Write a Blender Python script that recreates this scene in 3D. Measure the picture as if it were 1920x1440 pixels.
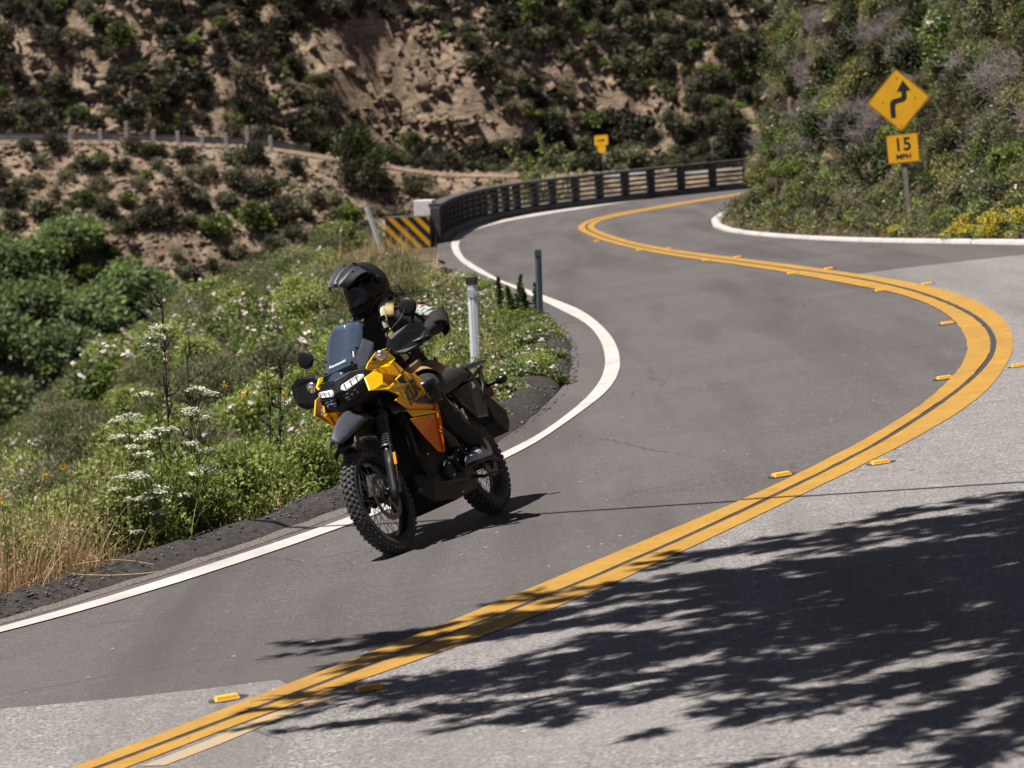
import bpy, bmesh, math, random
import numpy as np
from mathutils import Vector, Matrix, geometry
R = math.radians
rng = random.Random(7)
scene = bpy.context.scene
for o in list(bpy.data.objects):
    bpy.data.objects.remove(o)
COL = scene.collection

# ------------------------------------------------------------------ camera, sky, sun, exposure
CAM_Z = 2.65
cam = bpy.data.cameras.new('camera')
camo = bpy.data.objects.new('camera', cam); COL.objects.link(camo)
cam.sensor_width = 36.0
cam.lens = 36.0 * 6500 / 1920
cam.clip_start = 0.2; cam.clip_end = 2000
ROLL = math.atan(.035); PITCH = R(4.41967)
_f = Vector((0, math.cos(PITCH), -math.sin(PITCH))); _u0 = Vector((0, math.sin(PITCH), math.cos(PITCH))); _r0 = Vector((1, 0, 0))
_r = math.cos(ROLL)*_r0 - math.sin(ROLL)*_u0; _u = math.sin(ROLL)*_r0 + math.cos(ROLL)*_u0
_m = Matrix((_r, _u, -_f)).transposed().to_4x4(); _m.translation = Vector((0, 0, CAM_Z))
camo.matrix_world = _m
cam.dof.use_dof = True; cam.dof.focus_distance = 21.2; cam.dof.aperture_fstop = 5.6
scene.camera = camo
SUN = Vector((-.42, -.14, 1.0)).normalized()
world = bpy.data.worlds.new('World'); scene.world = world; world.use_nodes = True
wn = world.node_tree.nodes; wn.clear()
sky = wn.new('ShaderNodeTexSky'); sky.sky_type = 'NISHITA'; sky.sun_disc = False
sky.sun_elevation = math.asin(SUN.z); sky.sun_rotation = math.atan2(SUN.x, SUN.y)
sky.altitude = 200; sky.air_density = .38; sky.dust_density = .3; sky.ozone_density = 1.0
bg = wn.new('ShaderNodeBackground'); bg.inputs['Strength'].default_value = .05
wo = wn.new('ShaderNodeOutputWorld')
world.node_tree.links.new(sky.outputs[0], bg.inputs[0]); world.node_tree.links.new(bg.outputs[0], wo.inputs[0])
sl = bpy.data.lights.new('sun', 'SUN'); sl.energy = 5.0; sl.angle = R(.5); sl.color = (1, .955, .88)
so = bpy.data.objects.new('sun', sl); COL.objects.link(so); so.rotation_euler = SUN.to_track_quat('Z', 'Y').to_euler(); so.location = (0, 0, 60)
vs = scene.view_settings; vs.view_transform = 'Standard'; vs.look = 'None'; vs.gamma = 1.0; vs.use_curve_mapping = False
vs.exposure = .60
scene.cycles.max_bounces = 6; scene.cycles.transparent_max_bounces = 12

# ------------------------------------------------------------------ helpers
def tag(o, label=None, cat=None, group=None, kind=None):
    if label: o['label'] = label
    if cat: o['category'] = cat
    if group: o['group'] = group
    if kind: o['kind'] = kind
    return o

def empty(name, loc=(0, 0, 0), parent=None):
    o = bpy.data.objects.new(name, None); COL.objects.link(o); o.location = loc; o.empty_display_size = .1
    if parent: o.parent = parent
    return o

def link(name, me, mats=None, parent=None):
    o = bpy.data.objects.new(name, me); COL.objects.link(o)
    if mats:
        for m in (mats if isinstance(mats, (list, tuple)) else [mats]): me.materials.append(m)
    if parent: o.parent = parent
    return o

def fastmesh(name, v, quads=None, tris=None, mi=None, smooth=False):
    """mesh from numpy arrays of vertices, quads, triangles"""
    me = bpy.data.meshes.new(name)
    v = np.asarray(v, dtype=np.float32)
    q = np.zeros((0, 4), np.int32) if quads is None else np.asarray(quads, np.int32).reshape(-1, 4)
    t = np.zeros((0, 3), np.int32) if tris is None else np.asarray(tris, np.int32).reshape(-1, 3)
    me.vertices.add(len(v)); me.vertices.foreach_set('co', v.ravel())
    me.loops.add(q.size + t.size); me.loops.foreach_set('vertex_index', np.concatenate([q.ravel(), t.ravel()]))
    me.polygons.add(len(q) + len(t))
    ls = np.concatenate([np.arange(len(q))*4, q.size + np.arange(len(t))*3]).astype(np.int32)
    me.polygons.foreach_set('loop_start', ls)
    if mi is not None: me.polygons.foreach_set('material_index', np.asarray(mi, np.int32))
    if smooth: me.polygons.foreach_set('use_smooth', np.ones(len(q)+len(t), bool))
    me.update(); me.validate()
    return me

class MB:
    """collects simple shapes and links them as ONE mesh object"""
    def __init__(s): s.v = []; s.f = []; s.sm = []
    def add(s, vs_, fs_, smooth=False):
        b = len(s.v); s.v += [tuple(p) for p in vs_]; s.f += [tuple(b+i for i in f) for f in fs_]; s.sm += [smooth]*len(fs_)
        return s
    def box(s, c, d, rot=None):
        hx, hy, hz = d[0]/2, d[1]/2, d[2]/2
        P = [Vector((x, y, z)) for z in (-hz, hz) for y in (-hy, hy) for x in (-hx, hx)]
        if rot is not None: P = [rot @ p for p in P]
        c = Vector(c)
        return s.add([p+c for p in P], [(0, 2, 3, 1), (4, 5, 7, 6), (0, 1, 5, 4), (2, 6, 7, 3), (0, 4, 6, 2), (1, 3, 7, 5)])
    def tube(s, pts, r, n=10, cap=True, smooth=True, flat=1.0):
        pts = [Vector(p) for p in pts]; rs = r if isinstance(r, (list, tuple)) else [r]*len(pts)
        V = []; F = []; ref = None
        for i, p in enumerate(pts):
            t = (pts[min(i+1, len(pts)-1)] - pts[max(i-1, 0)]).normalized()
            if ref is None:
                ref = t.orthogonal().normalized()
            ref = (ref - t*ref.dot(t)); ref = ref.normalized() if ref.length > 1e-6 else t.orthogonal().normalized()
            b = t.cross(ref)
            for k in range(n):
                a = 2*math.pi*k/n
                V.append(p + (ref*math.cos(a)*flat + b*math.sin(a))*rs[i])
        for i in range(len(pts)-1):
            for k in range(n):
                F.append((i*n+k, i*n+(k+1) % n, (i+1)*n+(k+1) % n, (i+1)*n+k))
        if cap:
            F.append(tuple(range(n-1, -1, -1))); F.append(tuple((len(pts)-1)*n+k for k in range(n)))
        return s.add(V, F, smooth)
    def cyl(s, a, b, r, n=16, r2=None): return s.tube([a, b], [r, r if r2 is None else r2], n)
    def lathe(s, prof, c, axis, n=24, smooth=True, closed=False):
        """prof: (radius, along axis); closed makes a ring of the profile"""
        ax = Vector(axis).normalized(); e1 = ax.orthogonal().normalized(); e2 = ax.cross(e1); c = Vector(c)
        V = []; F = []; m = len(prof)
        for k in range(n):
            a = 2*math.pi*k/n; d = e1*math.cos(a)+e2*math.sin(a)
            for (r, h) in prof: V.append(c+d*r+ax*h)
        for k in range(n):
            k2 = (k+1) % n
            for i in range(m if closed else m-1):
                j = (i+1) % m
                F.append((k*m+i, k2*m+i, k2*m+j, k*m+j))
        return s.add(V, F, smooth)
    def loft(s, secs, cap=True, smooth=True, closed=True):
        n = len(secs[0]); V = [p for q in secs for p in q]; F = []
        for i in range(len(secs)-1):
            for k in range(n if closed else n-1):
                F.append((i*n+k, i*n+(k+1) % n, (i+1)*n+(k+1) % n, (i+1)*n+k))
        if cap and closed:
            F.append(tuple(range(n-1, -1, -1))); F.append(tuple((len(secs)-1)*n+k for k in range(n)))
        return s.add(V, F, smooth)
    def plate(s, poly, off):
        """flat or slightly bent polygon given thickness by the vector off"""
        n = len(poly); off = Vector(off); P = [Vector(p) for p in poly]
        return s.add(P+[p+off for p in P], [tuple(range(n-1, -1, -1)), tuple(range(n, 2*n))]+[(k, (k+1) % n, n+(k+1) % n, n+k) for k in range(n)])
    def build(s, name, m, parent=None, bevel=0, sub=0, fix=True):
        me = bpy.data.meshes.new(name); me.from_pydata([tuple(p) for p in s.v], [], s.f)
        me.polygons.foreach_set('use_smooth', np.array(s.sm, bool))
        if fix:
            bm = bmesh.new(); bm.from_mesh(me); bmesh.ops.recalc_face_normals(bm, faces=bm.faces); bm.to_mesh(me); bm.free()
        o = link(name, me, m, parent)
        if bevel:
            b = o.modifiers.new('bevel', 'BEVEL'); b.width = bevel; b.segments = 2; b.limit_method = 'ANGLE'; b.angle_limit = R(35)
        if sub:
            b = o.modifiers.new('sub', 'SUBSURF'); b.levels = sub; b.render_levels = sub
        return o

def copytree(o, parent=None):
    c = o.copy(); COL.objects.link(c); c.parent = parent
    for ch in list(o.children): copytree(ch, c)
    return c

# ------------------------------------------------------------------ materials
def mat(name, col, rough=.6, metal=0., col2=None, scale=8., detail=6., bump=0., bscale=60., spec=None, trans=0., coord='Object', lo=.35, hi=.65, coat=0., perobj=0., stretch=None):
    m = bpy.data.materials.new(name); m.use_nodes = True; nt = m.node_tree; N = nt.nodes; L = nt.links
    b = N['Principled BSDF']; b.inputs['Roughness'].default_value = rough; b.inputs['Metallic'].default_value = metal
    if spec is not None: b.inputs['Specular IOR Level'].default_value = spec
    if coat: b.inputs['Coat Weight'].default_value = coat; b.inputs['Coat Roughness'].default_value = .08
    b.inputs['Base Color'].default_value = (*col, 1)
    tc = N.new('ShaderNodeTexCoord'); src = tc.outputs[coord]
    if stretch:
        mp = N.new('ShaderNodeMapping'); mp.inputs['Scale'].default_value = stretch; L.new(src, mp.inputs[0]); src = mp.outputs[0]
    out = None
    if col2 is not None:
        n = N.new('ShaderNodeTexNoise'); n.inputs['Scale'].default_value = scale; n.inputs['Detail'].default_value = detail; L.new(src, n.inputs['Vector'])
        r = N.new('ShaderNodeMapRange'); r.inputs[1].default_value = lo; r.inputs[2].default_value = hi; L.new(n.outputs[0], r.inputs[0])
        mx = N.new('ShaderNodeMix'); mx.data_type = 'RGBA'; mx.inputs[6].default_value = (*col, 1); mx.inputs[7].default_value = (*col2, 1)
        L.new(r.outputs[0], mx.inputs[0]); out = mx.outputs[2]
    if perobj:
        oi = N.new('ShaderNodeObjectInfo'); r = N.new('ShaderNodeMapRange'); r.inputs[3].default_value = 1-perobj; r.inputs[4].default_value = 1+perobj
        L.new(oi.outputs['Random'], r.inputs[0])
        mx = N.new('ShaderNodeMix'); mx.data_type = 'RGBA'; mx.blend_type = 'MULTIPLY'; mx.inputs[0].default_value = 1
        if out is not None: L.new(out, mx.inputs[6])
        else: mx.inputs[6].default_value = (*col, 1)
        L.new(r.outputs[0], mx.inputs[7]); out = mx.outputs[2]
    if out is not None: L.new(out, b.inputs['Base Color'])
    if bump:
        n = N.new('ShaderNodeTexNoise'); n.inputs['Scale'].default_value = bscale; n.inputs['Detail'].default_value = 4; L.new(src, n.inputs['Vector'])
        bp = N.new('ShaderNodeBump'); bp.inputs['Strength'].default_value = bump; bp.inputs['Distance'].default_value = .02; L.new(n.outputs[0], bp.inputs['Height']); L.new(bp.outputs[0], b.inputs['Normal'])
    if trans:
        # leaves let some light through
        tr = N.new('ShaderNodeBsdfTranslucent'); ms = N.new('ShaderNodeMixShader'); ms.inputs[0].default_value = trans
        if out is not None: L.new(out, tr.inputs[0])
        else: tr.inputs[0].default_value = (*col, 1)
        L.new(b.outputs[0], ms.inputs[1]); L.new(tr.outputs[0], ms.inputs[2]); L.new(ms.outputs[0], N['Material Output'].inputs[0])
    return m

def paint(name, c, c2, under, wear=.60):
    m = bpy.data.materials.new(name); m.use_nodes = True; nt = m.node_tree; N = nt.nodes; L = nt.links
    b = N['Principled BSDF']; b.inputs['Roughness'].default_value = .7; b.inputs['Specular IOR Level'].default_value = .3
    tc = N.new('ShaderNodeTexCoord')
    def noise(s, d):
        n = N.new('ShaderNodeTexNoise'); n.inputs['Scale'].default_value = s; n.inputs['Detail'].default_value = d; n.inputs['Roughness'].default_value = .7; L.new(tc.outputs['Object'], n.inputs['Vector']); return n.outputs[0]
    def mix(f, lo, hi, x, y, top=1.):
        r = N.new('ShaderNodeMapRange'); r.inputs[1].default_value = lo; r.inputs[2].default_value = hi; r.inputs[4].default_value = top; L.new(f, r.inputs[0])
        q = N.new('ShaderNodeMix'); q.data_type = 'RGBA'; L.new(r.outputs[0], q.inputs[0])
        for s_, v in ((6, x), (7, y)):
            if hasattr(v, 'is_output'): L.new(v, q.inputs[s_])
            else: q.inputs[s_].default_value = (*v, 1)
        return q.outputs[2]
    o = mix(noise(3.5, 6), .35, .65, c, c2)
    o = mix(noise(1.1, 4), .50, .78, o, under, .45)
    o = mix(noise(28, 8), wear, wear+.06, o, under, .85)
    L.new(o, b.inputs['Base Color'])
    bp = N.new('ShaderNodeBump'); bp.inputs['Strength'].default_value = .4; bp.inputs['Distance'].default_value = .006; L.new(noise(58, 3), bp.inputs['Height']); L.new(bp.outputs[0], b.inputs['Normal'])
    return m

def asphalt(name, c1, c2, speck, patch, dark):
    """two stone-sized noises over broad wear patches"""
    m = bpy.data.materials.new(name); m.use_nodes = True; nt = m.node_tree; N = nt.nodes; L = nt.links
    b = N['Principled BSDF']; b.inputs['Roughness'].default_value = .82; b.inputs['Specular IOR Level'].default_value = .3
    tc = N.new('ShaderNodeTexCoord')
    def noise(s, d=3): 
        n = N.new('ShaderNodeTexNoise'); n.inputs['Scale'].default_value = s; n.inputs['Detail'].default_value = d; L.new(tc.outputs['Object'], n.inputs['Vector']); return n.outputs[0]
    def rng_(x, a, b_, c=0, d=1):
        r = N.new('ShaderNodeMapRange'); r.inputs[1].default_value = a; r.inputs[2].default_value = b_; r.inputs[3].default_value = c; r.inputs[4].default_value = d; L.new(x, r.inputs[0]); return r.outputs[0]
    def mix(f, a, c, bt='MIX'):
        x = N.new('ShaderNodeMix'); x.data_type = 'RGBA'; x.blend_type = bt
        for sock, val in ((0, f), (6, a), (7, c)):
            if hasattr(val, 'is_output'): L.new(val, x.inputs[sock])
            elif sock == 0: x.inputs[0].default_value = val
            else: x.inputs[sock].default_value = (*val, 1)
        return x.outputs[2]
    g = noise(58, 3); v = N.new('ShaderNodeTexVoronoi'); v.inputs['Scale'].default_value = 46; L.new(tc.outputs['Object'], v.inputs['Vector'])
    c = mix(rng_(g, .40, .60), c1, c2)
    c = mix(rng_(v.outputs['Color'], .80, .95, 0, .75), c, speck)
    c = mix(rng_(noise(.55, 5), .35, .7, 0, .55), c, patch)
    c = mix(rng_(noise(5, 4), .4, .75, 0, .3), c, c1)
    mp = N.new('ShaderNodeMapping'); mp.inputs['Rotation'].default_value = (0, 0, R(-24)); mp.inputs['Scale'].default_value = (1.6, .12, 1); L.new(tc.outputs['Object'], mp.inputs[0])
    n3 = N.new('ShaderNodeTexNoise'); n3.inputs['Scale'].default_value = 1.0; n3.inputs['Detail'].default_value = 6; L.new(mp.outputs[0], n3.inputs['Vector'])
    c = mix(rng_(n3.outputs[0], .44, .68, 0, .75), c, dark)
    wv = N.new('ShaderNodeTexVoronoi'); wv.feature = 'DISTANCE_TO_EDGE'; wv.inputs['Scale'].default_value = .22
    ad = N.new('ShaderNodeMix'); ad.data_type = 'RGBA'; ad.blend_type = 'ADD'; ad.inputs[0].default_value = .35; L.new(tc.outputs['Object'], ad.inputs[6]); n4 = N.new('ShaderNodeTexNoise'); n4.inputs['Scale'].default_value = 1.5; n4.inputs['Detail'].default_value = 6; L.new(tc.outputs['Object'], n4.inputs['Vector']); L.new(n4.outputs['Color'], ad.inputs[7]); L.new(ad.outputs[2], wv.inputs['Vector'])
    mk = N.new('ShaderNodeMath'); mk.operation = 'MULTIPLY'; L.new(rng_(wv.outputs['Distance'], .0, .0035, .7, 0), mk.inputs[0]); L.new(rng_(noise(.3, 2), .45, .60, 0, 1), mk.inputs[1])
    c = mix(mk.outputs[0], c, (.03, .028, .028))
    v2 = N.new('ShaderNodeTexVoronoi'); v2.inputs['Scale'].default_value = 4.2; L.new(tc.outputs['Object'], v2.inputs['Vector'])
    c = mix(rng_(v2.outputs['Distance'], .030, .045, .9, 0), c, (.55, .52, .5))
    L.new(c, b.inputs['Base Color'])
    bp = N.new('ShaderNodeBump'); bp.inputs['Strength'].default_value = .55; bp.inputs['Distance'].default_value = .006
    L.new(g, bp.inputs['Height']); L.new(bp.outputs[0], b.inputs['Normal'])
    return m

M = {}
M['asphalt'] = asphalt('dark_asphalt', (.067, .061, .062), (.121, .110, .111), (.19, .17, .17), (.128, .114, .114), (.060, .053, .054))
M['old_asphalt'] = asphalt('pale_asphalt', (.10, .092, .090), (.30, .282, .28), (.50, .47, .46), (.235, .219, .217), (.13, .12, .118))
M['white_paint'] = paint('white_paint', (.52, .485, .465), (.43, .395, .38), (.16, .145, .14), .63)
M['yellow_paint'] = paint('yellow_paint', (.41, .232, .046), (.35, .185, .032), (.15, .11, .075), .59)
M['seal'] = mat('black_sealant', (.03, .03, .034), .5, col2=(.06, .058, .06), scale=30)
M['berm'] = mat('black_berm', (.016, .013, .013), .9, col2=(.045, .037, .036), scale=18, detail=9, bump=1., bscale=35)
M['gravel'] = mat('grit', (.075, .064, .06), .9, col2=(.19, .16, .145), scale=50, bump=.6, bscale=120)
M['concrete'] = mat('old_concrete', (.40, .37, .35), .85, col2=(.26, .24, .23), scale=5, bump=.4, bscale=50)
M['dark_concrete'] = mat('stained_concrete', (.05, .047, .047), .85, col2=(.10, .095, .092), scale=3, bump=.3, bscale=40)
M['pale_concrete'] = mat('pale_concrete', (.74, .69, .67), .85, col2=(.62, .58, .56), scale=6, bump=.3, bscale=50)
M['galv'] = mat('galvanised_steel', (.42, .44, .47), .5, .6, col2=(.30, .32, .35), scale=12)
M['grey_rail'] = mat('grey_guardrail', (.22, .23, .25), .5, .5, col2=(.15, .155, .17), scale=4)
M['white_plastic'] = mat('white_plastic', (.74, .75, .80), .45, col2=(.64, .65, .70), scale=9)
M['slate_steel'] = mat('slate_steel', (.075, .105, .125), .45, .3, col2=(.11, .14, .16), scale=10)
M['black'] = mat('black_sheet', (.02, .02, .02), .5)
M['sign_yellow'] = mat('sign_yellow', (.78, .40, .006), .45, col2=(.70, .34, .006), scale=3)
M['sign_border'] = mat('sign_border', (.30, .13, .004), .5, col2=(.38, .18, .004), scale=5)
M['sign_black'] = mat('sign_black', (.012, .011, .012), .5)
M['timber'] = mat('weathered_timber', (.24, .20, .18), .8, col2=(.15, .12, .11), scale=6, bump=.3, stretch=(8, 8, 1))
M['reflector'] = mat('silver_reflector', (.55, .55, .58), .25, .5)

# ------------------------------------------------------------------ traced plan of the road (metres)
white_out = [(-3.085,20.389),(-2.684,20.748),(-2.16,21.715),(-1.645,22.588),(-1.123,23.517),(-0.784,24.453),(-0.416,25.426),(-0.114,26.416),(0.131,27.115),(0.318,28.164),(0.55,29.569),(0.733,30.953),(0.876,32.723),(0.949,34.664),(0.978,36.974),(0.944,39.524),(0.849,41.717),(0.731,43.337),(0.535,46.223),(0.165,50.983),(-0.269,56.109),(-0.544,59.295),(-0.829,63.363),(-1.036,67.673),(-1.159,71.788),(-1.201,74.613),(-1.185,77.527),(-1.069,80.815),(-0.75,84.727),(-0.314,87.674),(0.462,90.947),(1.272,92.679),(2.108,94.218),(3.029,96.218),(3.875,97.731),(4.748,98.96),(5.897,100.347)]
white_in = [(-3.048,20.14),(-2.649,20.465),(-2.116,21.241),(-1.614,22.136),(-1.087,23.1),(-0.77,23.959),(-0.41,24.93),(-0.032,26.082),(0.189,26.889),(0.391,28.043),(0.611,29.244),(0.818,30.435),(0.954,31.709),(1.054,33.334),(1.104,35.267),(1.111,37.471),(1.069,39.52),(0.989,41.993),(0.866,44.32),(0.702,46.344),(0.52,48.466),(0.247,51.442),(-0.129,55.217),(-0.329,58.208),(-0.593,61.97),(-0.831,65.744),(-0.97,69.962),(-1.029,73.305),(-1.008,76.787),(-0.887,80.011),(-0.492,83.869),(0.062,86.675),(0.836,89.169),(1.385,90.806),(2.06,92.184),(2.977,94.619),(3.82,96.354),(4.679,97.548),(5.828,99.183)]
yel_left = [(-1.981,15.112),(-1.621,15.74),(-1.338,16.23),(-1.048,16.695),(-0.613,17.415),(-0.348,17.888),(-0.04,18.417),(0.415,19.379),(0.911,20.269),(1.46,21.327),(2.094,22.776),(2.339,23.435),(2.733,24.498),(3.146,25.839),(3.494,27.278),(3.751,28.532),(3.957,29.867),(4.128,31.541),(4.262,33.564),(4.301,35.566),(4.242,37.955),(4.068,40.267),(3.872,43.239),(3.658,46.853),(3.267,52.064),(2.746,57.887),(2.282,63.445),(1.86,69.344),(1.651,73.636),(1.568,76.625),(1.612,78.37),(1.817,81.194),(2.124,83.332),(2.692,85.826),(3.445,87.771),(4.19,89.94),(5.144,92.236),(5.945,94.091),(6.425,94.967)]
yel_right = [(-1.715,14.901),(-1.501,15.237),(-1.184,15.832),(-0.955,16.175),(-0.588,16.558),(-0.334,16.881),(-0.043,17.353),(0.382,18.105),(0.854,19.1),(1.379,20.208),(1.976,21.535),(2.54,22.816),(2.664,23.109),(3.213,24.543),(3.607,25.98),(3.949,27.503),(4.277,29.345),(4.491,31.05),(4.649,32.999),(4.719,35.208),(4.666,37.599),(4.534,40.261),(4.337,42.883),(4.125,46.018),(3.872,49.562),(3.456,55.033),(2.899,61.053),(2.412,66.958),(2.098,71.921),(1.947,75.338),(1.937,77.178),(2.027,79.241),(2.251,81.494),(2.822,83.845),(3.534,86.02),(4.254,87.876),(5.216,90.544),(6.209,92.852),(6.699,94.305)]
gap = [(-1.825,15.051),(-1.631,15.343),(-1.419,15.68),(-1.084,16.214),(-0.727,16.837),(-0.341,17.379),(-0.042,17.898),(0.552,18.968),(1.231,20.345),(1.825,21.718),(2.426,23.069),(3.105,25.193),(3.597,26.795),(3.958,28.403),(4.199,29.877),(4.348,31.401),(4.461,33.496),(4.467,35.925),(4.413,38.418),(4.286,40.855),(4.172,42.893),(3.9,46.3),(3.358,53.497),(2.821,59.436),(2.344,65.114),(1.982,70.6),(1.79,74.666),(1.752,76.9),(1.806,78.643),(1.92,80.315),(2.191,82.503),(2.756,84.946),(3.49,86.887),(4.23,88.9),(5.182,91.407),(6.079,93.493),(6.565,94.661)]
kerb = [(6.248,82.707),(5.864,81.462),(5.285,80.863),(4.755,78.599),(4.408,75.342),(4.248,71.732),(4.309,68.533),(4.591,65.374),(4.898,62.51),(5.271,58.86),(6.003,50.946),(6.651,44.623)]
kerb_in = [(6.143,81.329),(5.767,80.124),(5.3,79.249),(4.798,77.474),(4.548,74.97),(4.448,72.278),(4.513,69.544),(4.765,67.096),(5.066,64.382),(5.45,60.833),(6.18,52.435),(6.797,45.595)]
dark_near = [(-2.703,17.21),(-2.334,17.059),(-1.918,16.912),(-1.514,16.818),(-1.196,16.767),(-1.036,16.717)]
dark_far = [(4.191,43.091),(4.8,42.883),(5.481,42.513),(6.24,41.884),(6.462,41.65)]
berm_in = [(-3.156,20.878),(-2.813,21.254),(-2.453,21.915),(-2.023,22.9),(-1.653,23.787),(-1.254,24.745)]
wire = [(-1.808,23.89),(-1.103,23.06),(-0.598,22.901),(-0.029,22.467),(0.784,21.846),(1.564,21.396),(2.344,20.676),(2.956,20.052)]
markers = [(-1.414,16.387),(-0.717,16.037),(1.712,22.205),(2.335,22.065),(3.393,27.145),(4.112,32.556),(3.994,27.233),(4.152,38.747),(4.662,38.653),(3.722,45.538),(4.201,45.468),(3.095,54.082),(3.578,53.939),(2.363,62.019),(2.846,61.53),(1.776,68.625),(2.265,67.782),(4.694,32.438)]
rail_base = [(-1.489,75.246),(-1.249,81.247),(-0.661,87.041),(0.156,91.809),(1.488,93.632),(3.199,96.871),(4.524,97.438),(5.462,98.103),(6.546,98.277),(6.872,97.758)]
block = [(-2.574,77.632),(-1.68,79.008)]
posts = [(-2.538,70.675),(-0.361,35.363),(0.36,41.281),(-1.795,77.558)]
def sm(t):
    t = np.clip(t, 0, 1); return t*t*(3-2*t)
def zroad(x, y):
    b = .115 + (.045-.115)*sm((y-36)/34)
    return b*(np.clip(x, -9, 11)+.7)
def fnoise(x, y, seed=0):
    """smooth value noise in 2-D, numpy"""
    x = np.asarray(x, float); y = np.asarray(y, float)
    xi = np.floor(x).astype(np.int64); yi = np.floor(y).astype(np.int64); fx = x-xi; fy = y-yi
    fx = fx*fx*(3-2*fx); fy = fy*fy*(3-2*fy)
    def h(a, b):
        n = (a*374761393 + b*668265263 + seed*974711) & 0xffffffff
        n = ((n ^ (n >> 13))*1274126177) & 0xffffffff
        return ((n ^ (n >> 16)) & 0xffff)/65535.
    return (h(xi, yi)*(1-fx)+h(xi+1, yi)*fx)*(1-fy)+(h(xi, yi+1)*(1-fx)+h(xi+1, yi+1)*fx)*fy
def fbm(x, y, seed=0, oct=4):
    s = 0; a = 1; t = 0
    for k in range(oct):
        s = s+a*(fnoise(x*2**k, y*2**k, seed+k)-.5); t += a; a *= .5
    return s/t*2
def sdist(x, y, line):
    """signed distance to a polyline, positive on its left when walking along it"""
    x = np.asarray(x, float); y = np.asarray(y, float); best = np.full(x.shape, 1e9); sg = np.zeros(x.shape)
    for (ax, ay), (bx, by) in zip(line[:-1], line[1:]):
        dx, dy = bx-ax, by-ay; L2 = dx*dx+dy*dy
        t = np.clip(((x-ax)*dx+(y-ay)*dy)/L2, 0, 1); d = np.hypot(x-ax-t*dx, y-ay-t*dy)
        c = dx*(y-ay)-dy*(x-ax); m = d < best-1e-9
        best = np.where(m, d, best); sg = np.where(m, np.sign(c), sg)
    return best*sg
def smooth_line(line, n, it=2):
    p = np.array(line)
    for _ in range(it):
        q = p.copy(); q[1:-1] = .25*p[:-2]+.5*p[1:-1]+.25*p[2:]; p = q
    s = np.concatenate([[0], np.cumsum(np.hypot(*np.diff(p, axis=0).T))])
    u = np.linspace(0, s[-1], n)
    return np.stack([np.interp(u, s, p[:, 0]), np.interp(u, s, p[:, 1])], 1)
EDGE_L = [(-22, -6), (-12, 9.6), (-6.2, 16.6)] + white_out[::1] + [(9, 101.6), (20, 104), (60, 112)]
EDGE_R = [(60, 100), (30, 97), (14, 92.5), (9, 88), (7.2, 84.8)] + kerb + [(7.6, 37), (8.5, 29), (9.6, 20), (11, 10), (13, -6)]
FAR_Y = lambda x: np.interp(x, [-60, -20, -10, 0, 12, 60], [165, 169.5, 171.5, 177, 183, 188])
FAR_Z = lambda x: np.interp(x, [-60, -25, -18, -11.6, -3.3, 2.8, 12, 60], [2.4, 2.15, 1.9, 1.4, -.25, -.65, -.7, -.9])

def terrain(x, y):
    x = np.asarray(x, float); y = np.asarray(y, float)
    dl = sdist(x, y, EDGE_L); dr = sdist(x, y, EDGE_R)
    zr = zroad(x, y)
    # left: verge then a falling bank into the ravine
    n1 = fbm(x*.6, y*.6, 3)*.25
    zl = zr-.07-np.clip(dl-1.0, 0, 99)*.12-np.clip(dl-2.2, 0, 99)*.22-np.clip(dl-6.5, 0, 99)*.40 + n1*sm((dl-1)/2)
    zl = np.maximum(zl, -17+n1*3)
    # right: the cut bank, steep from the kerb up
    n2 = fbm(x*.35, y*.35, 11)
    zrb = zr-.07+np.clip(dr-.30, 0, .35)*.45+np.clip(dr-.65, 0, .8)*.10+np.clip(dr-1.1-.4*n2, 0, 3.2)*(1.9+.5*n2+2.2*sm((y-62)/10))+np.clip(dr-4.3, 0, 60)*(1.0+.4*n2)
    z = np.where(dl > .45, zl, np.where(dr > 0, zrb, zr-.07))
    # far side of the ravine: fill slope, the other road, and the cut hillside above it
    yr = FAR_Y(x); zf = FAR_Z(x)
    n3 = fbm(x*.25, y*.25, 21); n4 = fbm(x*.9, y*.9, 31)
    front = zf-np.clip(yr-4.2-y, 0, 99)*(.62+.12*n3)+n4*.35*sm((yr-4.2-y)/3)
    t = y-(yr+4.8)
    spur = 5.5*sm((x+9.6+.62*np.clip(t, 0, 14))/2.6)*(1-.75*sm((x-6)/8))
    n5 = fbm(x*.16, y*.16, 41)
    tt = np.clip(t-spur+1.6*n5*sm(t/3), 0, 200)
    rid = 1-np.abs(fbm(x*.22+y*.10, y*.12, 51, 3))*2.2
    crag = np.abs(fbm(x*.55+y*.2, y*.45, 81, 4))
    hill = zf+np.minimum(tt, 14)*(1.12)+np.clip(tt-14, 0, 200)*.75+(n4*.9+rid*.9+n3*1.1-1.5*crag)*sm(tt/2.5)
    ledge = hill*1.15+.5*n3+.12*x
    hill = hill+(.55*(np.abs((ledge % 1.)-.5)*2)**2*sm(tt/2))*np.where(fbm(x*.12, y*.12, 77) > -.1, 1, .25)
    far = np.where(t > 0, hill, front)
    far = np.maximum(far, -17.2+n1*3)
    w = sm((y-118)/22)*1.0
    near_mask = (dl <= .45) | (dr > 0)
    zz = np.where(near_mask, z, np.maximum(z, far))
    zz = np.where(y > 122, np.where(near_mask & (x > 14), np.maximum(z, far), far), zz)
    return zz

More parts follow.
